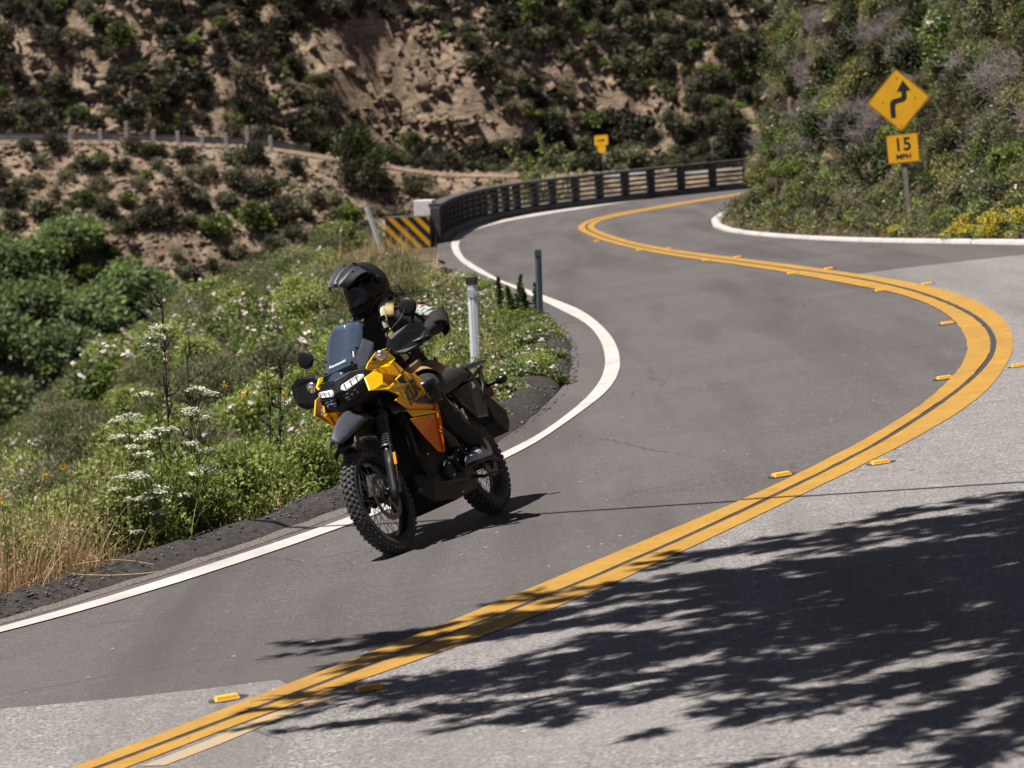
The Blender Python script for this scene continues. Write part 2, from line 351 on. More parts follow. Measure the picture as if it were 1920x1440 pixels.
def gridmesh(name, xs, ys, zf):
    X, Y = np.meshgrid(xs, ys); Z = zf(X, Y)
    v = np.stack([X.ravel(), Y.ravel(), Z.ravel()], 1); nx = len(xs)
    i = (np.arange(len(ys)-1)[:, None]*nx+np.arange(nx-1)[None, :]).ravel()
    return fastmesh(name, v, np.stack([i, i+1, i+nx+1, i+nx], 1), smooth=True)
def axis(*segs):
    return np.unique(np.round(np.concatenate([np.arange(a, b, s) for a, b, s in segs]), 3))

def dirt_mat(name, c1, c2, c3, scale):
    m = bpy.data.materials.new(name); m.use_nodes = True; nt = m.node_tree; N = nt.nodes; L = nt.links
    b = N['Principled BSDF']; b.inputs['Roughness'].default_value = .95; b.inputs['Specular IOR Level'].default_value = .1
    tc = N.new('ShaderNodeTexCoord')
    def noise(s, d, st=None):
        n = N.new('ShaderNodeTexNoise'); n.inputs['Scale'].default_value = s; n.inputs['Detail'].default_value = d; n.inputs['Roughness'].default_value = .65
        if st:
            mp = N.new('ShaderNodeMapping'); mp.inputs['Scale'].default_value = st; mp.inputs['Rotation'].default_value = (.25, .3, 0); L.new(tc.outputs['Object'], mp.inputs[0]); L.new(mp.outputs[0], n.inputs['Vector'])
        else: L.new(tc.outputs['Object'], n.inputs['Vector'])
        return n.outputs[0]
    def mix(f, lo, hi, a, c):
        r = N.new('ShaderNodeMapRange'); r.inputs[1].default_value = lo; r.inputs[2].default_value = hi; L.new(f, r.inputs[0])
        x = N.new('ShaderNodeMix'); x.data_type = 'RGBA'; L.new(r.outputs[0], x.inputs[0])
        for s_, v in ((6, a), (7, c)):
            if hasattr(v, 'is_output'): L.new(v, x.inputs[s_])
            else: x.inputs[s_].default_value = (*v, 1)
        return x.outputs[2]
    c = mix(noise(scale*.25, 6), .35, .65, c1, c2)
    c = mix(noise(scale, 8, (1, 1, 3.2)), .48, .68, c, c3)
    L.new(c, b.inputs['Base Color'])
    bp = N.new('ShaderNodeBump'); bp.inputs['Strength'].default_value = 1; bp.inputs['Distance'].default_value = .12
    L.new(noise(scale*2.5, 6, (1, 1, 2.5)), bp.inputs['Height']); L.new(bp.outputs[0], b.inputs['Normal'])
    return m
M['hill'] = dirt_mat('tan_hillside', (.20, .142, .100), (.38, .285, .205), (.06, .044, .036), 1.6)
M['soil'] = dirt_mat('roadside_soil', (.10, .078, .058), (.18, .135, .10), (.055, .042, .034), 3.)
hillside = link('hillside', gridmesh('hillside', axis((-120, -34, 4), (-34, 26, .3), (26, 121, 4)), axis((121, 150, 1), (150, 166, .4), (166, 204, .25), (204, 240, 2), (240, 420, 12)), terrain), M['hill'])
tag(hillside, kind='structure')
ground = link('ground', gridmesh('ground', axis((-120, -30, 6), (-30, -8, .8), (-8, 13, .22), (13, 30, 1), (30, 121, 7)), axis((-40, 8, 4), (8, 110, .3), (110, 126.5, 1)), terrain), M['soil'])
tag(ground, kind='structure')

# ------------------------------------------------------------------ road surfaces as sheets
def sheet(name, poly, m, dz, step=1.0):
    """polygon in plan, triangulated and laid on the road surface"""
    P = np.array(poly)
    xs = np.arange(P[:, 0].min(), P[:, 0].max(), step)+.137; ys = np.arange(P[:, 1].min(), P[:, 1].max(), step)+.171
    n = len(P); pts = [Vector(p) for p in P]
    X, Y = np.meshgrid(xs, ys); X = X.ravel(); Y = Y.ravel()
    inside = np.zeros(len(X), bool); j = n-1
    for i in range(n):
        xi, yi = P[i]; xj, yj = P[j]
        if abs(yj-yi) > 1e-12:
            c = ((yi > Y) != (yj > Y)) & (X < (xj-xi)*(Y-yi)/(yj-yi)+xi); inside ^= c
        j = i
    pts += [Vector((a, b)) for a, b in zip(X[inside], Y[inside])]
    vo, _, fo, *_ = geometry.delaunay_2d_cdt(pts, [], [list(range(n))], 1, 1e-5)
    v = np.array([tuple(q) for q in vo]); z = zroad(v[:, 0], v[:, 1])+dz
    me = bpy.data.meshes.new(name); me.from_pydata(np.column_stack([v, z]).tolist(), [], [tuple(f) for f in fo])
    bm = bmesh.new(); bm.from_mesh(me)
    for f in bm.faces:
        if f.normal.z < 0: f.normal_flip()
        f.smooth = True
    bm.to_mesh(me); bm.free()
    return tag(link(name, me, m), kind='structure')
_el = smooth_line(EDGE_L, 170, 1)
_t = np.gradient(_el, axis=0); _t /= np.linalg.norm(_t, axis=1)[:, None]; _nl = np.stack([-_t[:, 1], _t[:, 0]], 1)
verge = _el+_nl*(.34+.10*fbm(np.arange(170)*.35, np.zeros(170), 5)[:, None])
_er = smooth_line(EDGE_R, 120, 0)
road = sheet('road', list(map(tuple, verge))+list(map(tuple, _er)), M['asphalt'], 0, 1.2)
i0 = [i for i, p in enumerate(gap) if p[1] > 42.9][0]
pale = dark_near[::-1][1:][::-1]
pale_poly = [(-14, 4.0), (-8.6, 13.6), (-5.0, 16.4), (-3.3, 17.45)] + dark_near[:-1] + [(-1.06, 16.35)] + gap[4:i0-1] + [(4.175, 43.0)] + dark_far[1:-1] + [(7.0, 41.2), (7.7, 35), (8.4, 29), (9.5, 20), (10.9, 10), (11.5, 4)]
old = sheet('old_pavement', pale_poly, M['old_asphalt'], .004, 1.2)

def dense_smooth(line, n, it):
    p = smooth_line(line, n, 0)
    for _ in range(it*5):
        q = p.copy(); q[1:-1] = .25*p[:-2]+.5*p[1:-1]+.25*p[2:]; p = q
    return p
def strip(name, A, B, m, dz, n=260, it=1, kind='structure', wob=0.):
    a = dense_smooth(A, n, it); b = dense_smooth(B, n, it)
    if wob:
        w = fbm(np.arange(n)*.9, np.zeros(n), 9)[:, None]*wob; d = (b-a); d /= np.linalg.norm(d, axis=1)[:, None]; a = a+d*w; b = b+d*fbm(np.arange(n)*.8, np.ones(n)*3, 12)[:, None]*wob
    k = 4; cols = [a+(b-a)*i/(k-1) for i in range(k)]
    v = np.concatenate(cols); z = zroad(v[:, 0], v[:, 1])+dz; i = np.arange(n-1)
    q = np.concatenate([np.stack([i+n*c, i+n*(c+1), i+1+n*(c+1), i+1+n*c], 1) for c in range(k-1)])
    me = fastmesh(name, np.column_stack([v, z]), q, smooth=True)
    o = link(name, me, m)
    bm = bmesh.new(); bm.from_mesh(me)
    for f in bm.faces:
        if f.normal.z < 0: f.normal_flip()
    bm.to_mesh(me); bm.free()
    return tag(o, kind=kind)

def ext(line, d0=3.0, d1=0):
    p = [Vector(q) for q in line]
    a = p[0]+(p[0]-p[1]).normalized()*d0
    r = [tuple(a)]+list(line)
    if d1: r.append(tuple(p[-1]+(p[-1]-p[-2]).normalized()*d1))
    return r
def offs(line, d, n=260):
    l = dense_smooth(line, 420, 4); t = np.gradient(l, axis=0); t /= np.linalg.norm(t, axis=1)[:, None]
    return list(map(tuple, l+np.stack([-t[:, 1], t[:, 0]], 1)*d))
WOUT = ext(white_out, 6, 8); WIN = ext(white_in, 6, 8); YL = ext(yel_left, 4, 6); YR = ext(yel_right, 4, 6); GAP = ext(gap, 4, 6)
strip('edge_line', WOUT, WIN, M['white_paint'], .008, n=420, it=4, wob=.007)
strip('centre_line', YL, offs(GAP, .026), M['yellow_paint'], .0085, n=420, it=4, wob=.010)
strip('centre_line', offs(GAP, -.026), YR, M['yellow_paint'], .0085, n=420, it=4, wob=.010)
strip('seal_seam', offs(GAP, .022), offs(GAP, -.022), M['seal'], .0065, n=420, it=4, wob=.012)
# worn ghost of an earlier stripe beside the centre line
strip('old_line', [(p[0]+.16, p[1]-.10) for p in yel_right[0:4]], [(p[0]+.05, p[1]-.03) for p in yel_right[0:4]], mat('worn_yellow', (.42, .27, .10), .8, col2=(.30, .27, .24), scale=14), .0075, n=30)

def ridge(name, line, prof, m, n=200, lump=.3, dz=0., fr=1.7, seed=0):
    """a low dike swept along a line: prof is (offset to the left, height)"""
    l = smooth_line(line, n, 1); t = np.gradient(l, axis=0); t /= np.linalg.norm(t, axis=1)[:, None]; nn = np.stack([-t[:, 1], t[:, 0]], 1)
    s = np.concatenate([[0], np.cumsum(np.hypot(*np.diff(l, axis=0).T))])
    V = []
    for k, (o, h) in enumerate(prof):
        w = 1+lump*fbm(s*fr, s*0+k*.9, 60+seed); p = l+nn*(o*(1+.25*lump*fbm(s*fr*.6, s*0+k*.3, 64+seed)))[:, None]
        V.append(np.column_stack([p, zroad(p[:, 0], p[:, 1])+dz+h*w]))
    i = np.arange(n-1); q = np.concatenate([np.stack([i+n*c, i+1+n*c, i+1+n*(c+1), i+n*(c+1)], 1) for c in range(len(prof)-1)])
    return tag(link(name, fastmesh(name, np.concatenate(V), q, smooth=True), m), kind='structure')
k0 = [i for i, p in enumerate(EDGE_L) if p[1] > 52][0]
kn = [i for i, p in enumerate(EDGE_L) if p[1] > 27][0]
ridge('berm', EDGE_L[kn-2:k0], [(.30, -.05), (.34, .012), (.42, .06), (.54, .12), (.66, .135), (.80, .10), (.95, -.02), (1.1, -.25)], M['berm'], 420, .9, fr=1.5)
ridge('berm', EDGE_L[1:kn], [(.26, -.05), (.31, .008), (.42, .035), (.58, .065), (.74, .07), (.90, .04), (1.05, -.03), (1.2, -.25)], M['berm'], 420, 1.3, fr=2.2, seed=3)
ridge('gravel_edge', EDGE_L[1:kn], [(.15, .003), (.20, .010), (.30, .012), (.42, -.03)], M['gravel'], 420, .7, fr=4)
ridge('kerb', EDGE_R[4:], [(-.02, -.02), (-.01, .035), (.03, .055), (.11, .055), (.16, .035), (.20, -.05)], M['white_paint'], 260, .05, seed=5)
# the other road across the ravine
X_ = np.arange(-60, 61, 1.5)
def fr(o, dz): return np.column_stack([X_, FAR_Y(X_)+o, FAR_Z(X_)+dz])
v = np.concatenate([fr(-3.4, .06), fr(3.4, .12)]); n_ = len(X_); i = np.arange(n_-1)
mi = (X_[:-1] > 1.5).astype(int); tag(link('far_road', fastmesh('far_road', v, np.stack([i, i+1, i+1+n_, i+n_], 1), mi=mi), [M['hill'], M['old_asphalt']]), kind='structure')

# raised pavement markers
def marker_proto():
    b = MB(); w, d, h = .062, .05, .021
    b.add([(-w, -d, 0), (w, -d, 0), (w, d, 0), (-w, d, 0), (-w*.86, -d*.45, h), (w*.86, -d*.45, h), (w*.86, d*.45, h), (-w*.86, d*.45, h)],
          [(3, 2, 1, 0), (4, 5, 6, 7), (0, 1, 5, 4), (1, 2, 6, 5), (2, 3, 7, 6), (3, 0, 4, 7)])
    r = empty('road_marker'); b.build('shell', M['marker'], r, bevel=.004)
    l = MB(); l.box((0, -d*.74, h*.52), (.098, .003, .019), Matrix.Rotation(-R(37), 3, 'X')); l.build('lens', M['lens'], r)
    g = MB(); g.lathe([(.10, .0), (.085, .004), (.0, .004)], (0.01, .005, -.001), (0, 0, 1), 14); g.build('glue_pad', M['seal'], r)
    return r
M['marker'] = mat('marker_yellow', (.78, .44, .05), .4, col2=(.62, .33, .04), scale=30)
M['lens'] = mat('amber_lens', (.58, .25, .02), .15)
mproto = marker_proto()
MK = ['nearest the camera left of the centre line', 'nearest the camera right of the centre line', 'on the dark lane by the cable shadow', 'beside the cable shadow on the pale pavement', 'inside the bend, nearer of the two on the dark lane', 'inside the bend, farther of the two on the dark lane', 'outside the bend at the right picture edge', 'on the dark side where the bend straightens', 'on the pale side where the bend straightens', 'left of the line opposite the pale pavement seam', 'right of the line just past the pale pavement seam', 'on the near side in the middle of the straight', 'on the far side in the middle of the straight', 'on the near side before the far bend', 'on the far side before the far bend', 'on the near side at the start of the far bend', 'on the far side at the start of the far bend']
for k, (x, y) in enumerate(markers[:17]):
    o = mproto if k == 0 else copytree(mproto)
    o.location = (x, y, float(zroad(x, y))+.006); o.rotation_euler = (0, -.1, rng.uniform(-.12, .12)+(.5 if y < 25 else .2)*.5)
    tag(o, 'amber raised road marker '+MK[k], 'road marker', 'raised markers along the double yellow line')

# ------------------------------------------------------------------ bridge railing
rail_line = [(-1.53, 75.0)]+[(-1.40, 79.0), (-1.10, 83.5), (-.55, 88.0), (.30, 91.3), (1.35, 93.6), (2.7, 95.5), (4.2, 97.3), (5.7, 98.5), (7.2, 99.4), (9.5, 100.2), (12.5, 100.9)]
NB = 28
rl = smooth_line(rail_line, NB+1, 0)
rp = [Vector((x, y, float(zroad(x, y))+.02)) for x, y in rl]
rail_root = empty('bridge_railing', rp[0]); bpy.context.view_layer.update()
tag(rail_root, 'dark concrete bridge railing with square posts and four rails, curving round the far bend', 'railing')
def child_at(me_name, b, m, pos, rz, root, bevel=0):
    o = b.build(me_name, m, root, bevel); o.location = pos-root.location; o.rotation_euler = (0, 0, rz); return o
pb = MB(); pb.box((0, 0, .38), (.15, .22, .76)); pproto = None
RH = [.25, .385, .52, .655]
for k in range(NB+1):
    d = rp[min(k+1, NB)]-rp[max(k-1, 0)]; a = math.atan2(d.y, d.x)
    if pproto is None:
        pproto = child_at('post', pb, M['dark_concrete'], rp[k], a, rail_root, .015)
    else:
        o = pproto.copy(); COL.objects.link(o); o.location = rp[k]-rp[0]; o.rotation_euler = (0, 0, a)
L0 = np.mean([(rp[k+1]-rp[k]).length for k in range(NB)])
rb = MB(); rb.box((0, 0, 0), (L0-.14, .12, .058)); rproto = None
for k in range(NB):
    d = rp[k+1]-rp[k]; a = math.atan2(d.y, d.x); c = (rp[k]+rp[k+1])/2
    for h in RH:
        p = c+Vector((0, 0, h))
        if rproto is None: rproto = child_at('rail', rb, M['dark_concrete'], p, a, rail_root, .01)
        else:
            o = rproto.copy(); COL.objects.link(o); o.location = p-rp[0]; o.rotation_euler = (0, -math.asin(d.z/d.length), a)
def sweep(name, pts, prof, m, root=None, n=120, smooth=False):
    """prof in (left offset, height), swept along 3-D points"""
    P = np.array([tuple(p) for p in pts]); s = np.concatenate([[0], np.cumsum(np.linalg.norm(np.diff(P, axis=0), axis=1))]); u = np.linspace(0, s[-1], n)
    P = np.stack([np.interp(u, s, P[:, k]) for k in range(3)], 1)
    t = np.gradient(P, axis=0); t[:, 2] = 0; t /= np.linalg.norm(t, axis=1)[:, None]; nn = np.stack([-t[:, 1], t[:, 0]], 1)
    secs = [[Vector((P[i, 0]+nn[i, 0]*o, P[i, 1]+nn[i, 1]*o, P[i, 2]+h)) for o, h in prof] for i in range(n)]
    b = MB(); b.loft(secs, True, smooth); o = b.build(name, m, root)
    if root: o.matrix_parent_inverse = Matrix.Translation(-root.location)
    return o
sweep('cap', [p+Vector((0, 0, .76)) for p in rp], [(-.14, .002), (.14, .002), (.14, .075), (-.14, .075)], M['dark_concrete'], rail_root)
sweep('base_kerb', [p+Vector((0, 0, -.25)) for p in rp], [(-.24, 0), (.55, 0), (.55, .41), (-.16, .41), (-.20, .38)], M['dark_concrete'], rail_root)
o = MB(); o.box((0, 0, 0), (.42, .32, .95)); o = o.build('end_post', M['pale_concrete'], rail_root, .02); o.location = Vector((-1.76, 75.6, .42))-rp[0]; o.rotation_euler = (0, 0, -.25)
blk = empty('end_block', (-2.12, 74.7, -.25))
tag(blk, 'low concrete block painted with black and yellow warning stripes at the railing end', 'barrier block')
b = MB(); b.box((0, .25, .42), (.96, .62, .80)); b.build('block', M['dark_concrete'], blk, .02)
bd = MB(); bd.box((0, -.075, .42), (.96, .02, .78)); bd.build('panel', M['sign_black'], blk)
for k in range(6):
    c0 = -1.0+k*.28
    # slanted band clipped to the panel
    poly = [(c0, .80), (c0+.13, .80), (c0+.13+.72, .04), (c0+.72, .04)]
    def clip(poly, lo, hi):
        for sgn, lim in ((1, lo), (-1, -hi)):
            out = []
            for i_ in range(len(poly)):
                p, q = poly[i_], poly[(i_+1) % len(poly)]; a_, b_ = p[0]*sgn-lim, q[0]*sgn-lim
                if a_ >= 0: out.append(p)
                if a_*b_ < 0:
                    f_ = a_/(a_-b_); out.append((p[0]+(q[0]-p[0])*f_, p[1]+(q[1]-p[1])*f_))
            poly = out
        return poly
    poly = clip(poly, -.47, .47)
    if len(poly) > 2:
        s_ = MB(); s_.plate([(x, -.089, z) for x, z in poly], (0, .003, 0)); s_.build('stripe', M['sign_yellow'], blk)
blk.rotation_euler = (0, 0, -.05)

# ------------------------------------------------------------------ signs
def rounded(w, h, r, n=5):
    P = []
    for cx, cz, a0 in ((w-r, h-r, 0), (-w+r, h-r, 90), (-w+r, -h+r, 180), (w-r, -h+r, 270)):
        for k in range(n+1):
            a = R(a0+90*k/n); P.append((cx+r*math.cos(a), cz+r*math.sin(a)))
    return P
def xz(poly, y): return [(x, y, z) for x, z in poly]
def text_mesh(name, s, size, m, parent, loc, rot=(R(90), 0, 0), sx=1., bold=0.0, shear=0.):
    cu = bpy.data.curves.new(name, 'FONT'); cu.body = s; cu.size = size; cu.align_x = 'CENTER'; cu.align_y = 'CENTER'; cu.extrude = .0008; cu.offset = bold; cu.shear = shear; cu.resolution_u = 4
    t = bpy.data.objects.new(name, cu); COL.objects.link(t); dg = bpy.context.evaluated_depsgraph_get()
    me = bpy.data.meshes.new_from_object(t.evaluated_get(dg)); bpy.data.objects.remove(t); bpy.data.curves.remove(cu)
    o = link(name, me, m, parent); o.location = loc; o.rotation_euler = rot; o.scale = (sx, 1, 1); return o
zs = float(terrain(6.41, 55.1)); sg = empty('curve_sign', (6.42, 55.1, zs-.1))
tag(sg, 'yellow diamond winding road sign above a 15 MPH plate on a leaning post', 'road sign')
zo = 2.692-zs+.1
b = MB(); b.box((0, .05, (zo+.35)/2), (.075, .06, zo+.35)); b.build('post', M['timber'], sg, .006)
def diamond(s, r): return [(x*math.cos(R(45))-z*math.sin(R(45)), x*math.sin(R(45))+z*math.cos(R(45))) for x, z in rounded(s, s, r)]
b = MB(); b.plate([(x, 0, z+zo) for x, z in diamond(.362, .045)], (0, .006, 0)); pl = b.build('diamond_plate', M['sign_border'], sg)
b = MB(); b.plate([(x, -.003, z+zo) for x, z in diamond(.338, .035)], (0, .002, 0)); b.build('yellow_face', M['sign_yellow'], pl)
arrow = [(-.115, -.235), (-.035, -.235), (-.035, -.06), (-.028, -.03), (-.005, -.012), (.105, .005), (.15, .03), (.165, .075), (.165, .17), (.235, .17), (.125, .345), (.015, .17), (.085, .17), (.085, .095), (.075, .08), (.055, .072), (-.05, .055), (-.09, .035), (-.11, .0), (-.115, -.04)]
b = MB(); b.plate([(x-.03, -.0065, z+zo-.03) for x, z in arrow], (0, .003, 0)); b.build('arrow', M['sign_black'], pl)
for dx, dz in ((-.0, .36), (0, -.40), (-.26, 0), (.26, .02)):
    b = MB(); b.cyl((dx, -.008, zo+dz), (dx, .0, zo+dz), .012, 8); b.build('bolt', M['sign_border'], pl)
zp = zo-.77
b = MB(); b.plate([(x, .0, z+zp) for x, z in rounded(.255, .232, .03)], (0, .006, 0)); p2 = b.build('speed_plate', M['sign_border'], sg)
b = MB(); b.plate([(x, -.003, z+zp) for x, z in rounded(.240, .217, .025)], (0, .002, 0)); b.build('yellow_face', M['sign_yellow'], p2)
text_mesh('number', '15', .285, M['sign_black'], p2, (0, -.0055, zp+.062), bold=.004)
text_mesh('letters', 'MPH', .105, M['sign_black'], p2, (0, -.0055, zp-.128), bold=.003, sx=1.15)
sg.rotation_euler = (-R(3), -R(4.2), R(-15))

def small_sign():
    s = empty('arrow_sign', (5.23, 184.0, -.75)); tag(s, 'small yellow arrow sign with round plate below, across the far road', 'road sign')
    b = MB(); b.cyl((0, .05, 0), (0, .05, 2.2), .035, 8); b.build('post', M['timber'], s)
    b = MB(); b.plate(xz([(x, z+1.95) for x, z in rounded(.375, .27, .07)], 0), (0, .01, 0)); f = b.build('arrow_plate', M['sign_yellow'], s)
    ar = [(-.22, -.035), (.05, -.035), (.05, -.09), (.22, 0), (.05, .09), (.05, .035), (-.22, .035)]
    b = MB(); b.plate([(x, -.004, z+1.95) for x, z in ar], (0, .003, 0)); b.build('arrow', M['sign_black'], f)
    b = MB(); b.lathe([(0, 0), (.235, 0), (.235, .01), (0, .01)], (0, 0, 1.50), (0, 1, 0), 24, False); b.build('round_plate', M['sign_yellow'], s)
    s.rotation_euler = (-R(4), -R(3), R(-18))
small_sign()

# ------------------------------------------------------------------ guide posts
def guide(loc, h, w, name, label, m, tilt, cap=None, refl=False, bury=.3, rz=0.):
    r = empty(name, loc); tag(r, label, 'guide post', None)
    b = MB(); t = w*.5  # shallow channel section
    sec = [(-w/2, t*.5), (-w/2, -t*.1), (-w*.16, -t*.5), (-w*.05, -t*.5), (-w*.03, -t*.2), (w*.03, -t*.2), (w*.05, -t*.5), (w*.16, -t*.5), (w/2, -t*.1), (w/2, t*.5)]
    b.loft([[Vector((x, y, z)) for x, y in sec] for z in (-bury, h)], True, False)
    b.build('blade', m, r)
    if cap:
        c = MB(); c.box((0, 0, h-.035), (w*1.06, t*1.2, .075)); c.build('black_band', cap, r, .004)
    if refl:
        c = MB(); c.box((0, -t*.56, h-.165), (w*.70, .006, .085)); c.build('reflector', M['reflector'], r, .004)
    r.rotation_euler = (tilt[1], tilt[0], rz); return r
guide((-.363, 35.4, .0), 1.02, .105, 'guide_post', 'white guide post with black band and silver reflector, behind the motorcycle', M['white_plastic'], (-R(.8), 0), M['black'], True, rz=R(-28))
guide((.362, 41.3, .08), .97, .078, 'guide_post', 'slate grey steel guide post in the vines at the bend', M['slate_steel'], (R(.2), 0), M['slate_steel'])
guide((-2.53, 70.7, -.1), 1.06, .10, 'guide_post', 'pale guide post leaning hard to the left before the striped block', M['white_plastic'], (-R(17), 0))

# guardrail across the ravine
gr = empty('guardrail', (-24.5, 167.3, 1.0)); tag(gr, 'distant grey guardrail on pale wooden posts along the road across the ravine', 'guardrail')
px = [-24.6, -23.2, -21.9, -20.70, -19.29, -18.05, -16.82, -15.63, -14.51, -13.37, -12.33, -11.24, -10.2]
gp = None
for k, x in enumerate(px):
    z = float(FAR_Z(x)); yy = float(FAR_Y(x))-3.0
    if k >= 3 and k != 12:
        tall = k in (5, 10)
        b = MB(); b.box((0, 0, (1.15 if tall else .78)/2-.3), (.19, .18, (1.15 if tall else .78)+.6))
        o = b.build('post', M['concrete'], gr, .02); o.location = Vector((x, yy-.12, z))-gr.location; o.rotation_euler = (0, rng.uniform(-.05, .05), 0)
pts = [Vector((x, float(FAR_Y(x))-2.86, float(FAR_Z(x))+.40)) for x in [-34, -30, -27]+px+[-9.4]]
sweep('rail', pts, [(0, -.15), (.03, -.15), (.07, -.08), (.03, 0), (.07, .08), (.03, .15), (0, .15), (.04, .08), (0, 0), (.04, -.08)], M['grey_rail'], gr, 60)

# ------------------------------------------------------------------ vegetation
nrng = np.random.default_rng(11)
def leafmat(name, c, c2, dry=None, trans=.35, rough=.55):
    return mat(name, c, rough, col2=c2, scale=7, trans=trans, perobj=.28, spec=.3)
LM = dict(
 green=leafmat('green_leaf', (.125, .185, .034), (.23, .28, .075)),
 lime=leafmat('lime_leaf', (.23, .28, .06), (.36, .39, .13)),
 deep=leafmat('deep_green_leaf', (.040, .075, .017), (.080, .12, .028)),
 sage=leafmat('sage_leaf', (.165, .165, .092), (.27, .265, .155)),
 olive=leafmat('olive_leaf', (.062, .060, .026), (.105, .098, .042)),
 dark=leafmat('dark_leaf', (.026, .028, .018), (.052, .048, .030)),
 brown=leafmat('brown_leaf', (.085, .060, .042), (.14, .10, .07)),
 willow=leafmat('willow_leaf', (.10, .15, .062), (.18, .235, .105)),
 straw=leafmat('straw', (.56, .41, .22), (.70, .55, .33), trans=.25),
 redstraw=leafmat('red_straw', (.36, .19, .105), (.48, .30, .17), trans=.25),
 grassgreen=leafmat('green_grass', (.17, .21, .06), (.27, .29, .10), trans=.3),
 twig=mat('twig', (.10, .075, .06), .9, col2=(.16, .125, .105), scale=12),
 greytwig=mat('grey_twig', (.17, .14, .13), .9, col2=(.27, .23, .22), scale=12),
 darkstalk=mat('dark_stalk', (.035, .022, .018), .8),
 greenstalk=mat('green_stalk', (.13, .16, .05), .7),
 white=mat('white_petal', (.62, .62, .50), .6, trans=.2),
 pink=mat('pink_petal', (.66, .50, .52), .6, col2=(.75, .66, .65), scale=30, trans=.2),
 yellow=mat('yellow_petal', (.66, .52, .02), .6, trans=.2),
 orange=mat('orange_petal', (.72, .42, .01), .6, trans=.2))

def unit(v): return v/np.maximum(np.linalg.norm(v, axis=1), 1e-9)[:, None]
def leaves(P, D, Nn, L, W, fold=.15):
    """diamond leaves: points, directions, normals, lengths, widths -> verts, quads"""
    n = len(P); D = unit(D); S = unit(np.cross(D, Nn)); U = np.cross(S, D)
    L = np.broadcast_to(L, n)[:, None]; W = np.broadcast_to(W, n)[:, None]
    b = P; tip = P+D*L; m = P+D*L*.45
    v = np.stack([b, m+S*W*.5+U*W*fold, tip, m-S*W*.5+U*W*fold], 1).reshape(-1, 3)
    return v, np.arange(n*4).reshape(-1, 4)
def dome_points(r, n, rad, lumps, flat=.75, seed=0, low=.0):
    """points on a lumpy crown with directions outward, and the lump each belongs to"""
    lc = []; 
    for k in range(lumps):
        a = r.uniform(0, 2*np.pi); h = r.uniform(.12, 1)**.8; q = np.sqrt(max(0, 1-h*h*.85))*r.uniform(.35, .95)
        lc.append((rad*q*np.cos(a)*.72, rad*q*np.sin(a)*.72, rad*flat*h*.85+low))
    lc = np.array(lc); lr = rad*r.uniform(.22, .42, lumps)
    w = lr**2; k = r.choice(lumps, n, p=w/w.sum())
    d = unit(r.normal(size=(n, 3))+np.array([0, 0, .45])); rr = lr[k]*(r.random(n)**.45)*(1+.15*r.normal(size=n))
    P = lc[k]+d*rr[:, None]*np.array([1, 1, .85]); P[:, 2] = np.maximum(P[:, 2], .02*rad+r.random(n)*.1*rad)
    return P, d, k, lc, lr
def tubes(paths, r0, r1, n=4):
    """many thin tapering stems in one array"""
    V = []; Q = []; b = 0
    for p in paths:
        p = np.asarray(p); m = len(p); t = unit(np.gradient(p, axis=0)); a = unit(np.cross(t, np.array([.3, .9, .2]))); c = np.cross(t, a)
        rr = np.linspace(r0, r1, m)[:, None]
        for k in range(n):
            an = 2*np.pi*k/n; V.append(p+(a*np.cos(an)+c*np.sin(an))*rr)
        base = b
        for k in range(n):
            k2 = (k+1) % n; i = np.arange(m-1)
            Q.append(np.stack([base+k*m+i, base+k2*m+i, base+k2*m+i+1, base+k*m+i+1], 1))
        b += n*m
    return np.concatenate(V), np.concatenate(Q)
def curve_path(a, b, m=5, bend=.1, r=None):
    a = np.asarray(a, float); b = np.asarray(b, float); t = np.linspace(0, 1, m)[:, None]
    off = (r or nrng).normal(size=3)*bend*np.linalg.norm(b-a)
    return a*(1-t)+b*t+off*(4*t*(1-t))*.5
def bush_meshes(name, seed, n, rad, leaf, mats, lumps=14, flat=.8, aspect=.5, flowers=None, upright=0., stems=10, stemmat='twig'):
    """returns [(part name, mesh)] for one shrub standing on z = 0"""
    r = np.random.default_rng(seed); P, d, k, lc, lr = dome_points(r, n, rad, lumps, flat)
    D = unit(d*.6+r.normal(size=(n, 3))*.7+np.array([0, 0, .25+upright])); Nn = unit(d+r.normal(size=(n, 3))*.5+np.array([0, 0, .6]))
    L = leaf*r.uniform(.6, 1.35, n); v, q = leaves(P, D, Nn, L, L*aspect)
    nm = len(mats); mi = np.where(r.random(n) < .72, k % nm, r.integers(0, nm, n))
    me = fastmesh(name+'_foliage', v, q, mi=mi)
    for m in mats: me.materials.append(LM[m])
    out = [('foliage', me)]
    ps = [curve_path((r.normal()*.05*rad, r.normal()*.05*rad, -.15), lc[j % lumps]+r.normal(size=3)*lr[j % lumps]*.5, 5, .25, r) for j in range(stems)]
    v, q = tubes(ps, .022*rad, .006*rad, 3); me = fastmesh(name+'_stem', v, q); me.materials.append(LM[stemmat]); out.append(('stem', me))
    if flowers:
        fm, fn, fs = flowers; P, d, k, *_ = dome_points(np.random.default_rng(seed), fn*3, rad*1.03, lumps, flat)
        s = np.argsort(-(P[:, 2]+.4*np.linalg.norm(P[:, :2], axis=1)))[:fn]; P = P[s]; d = d[s]
        vv = []; qq = []
        for kk in range(3):  # three crossed petals make a small open cup
            D = unit(r.normal(size=(len(P), 3))*.8+np.array([0, -.3, .5])); v, q = leaves(P, D, unit(d+np.array([0, -.5, .6])), fs*r.uniform(.7, 1.3, len(P)), fs*.95, .3); qq.append(q+sum(len(x) for x in vv)); vv.append(v)
        me = fastmesh(name+'_flowers', np.concatenate(vv), np.concatenate(qq)); me.materials.append(LM[fm]); out.append(('flowers', me))
    return out
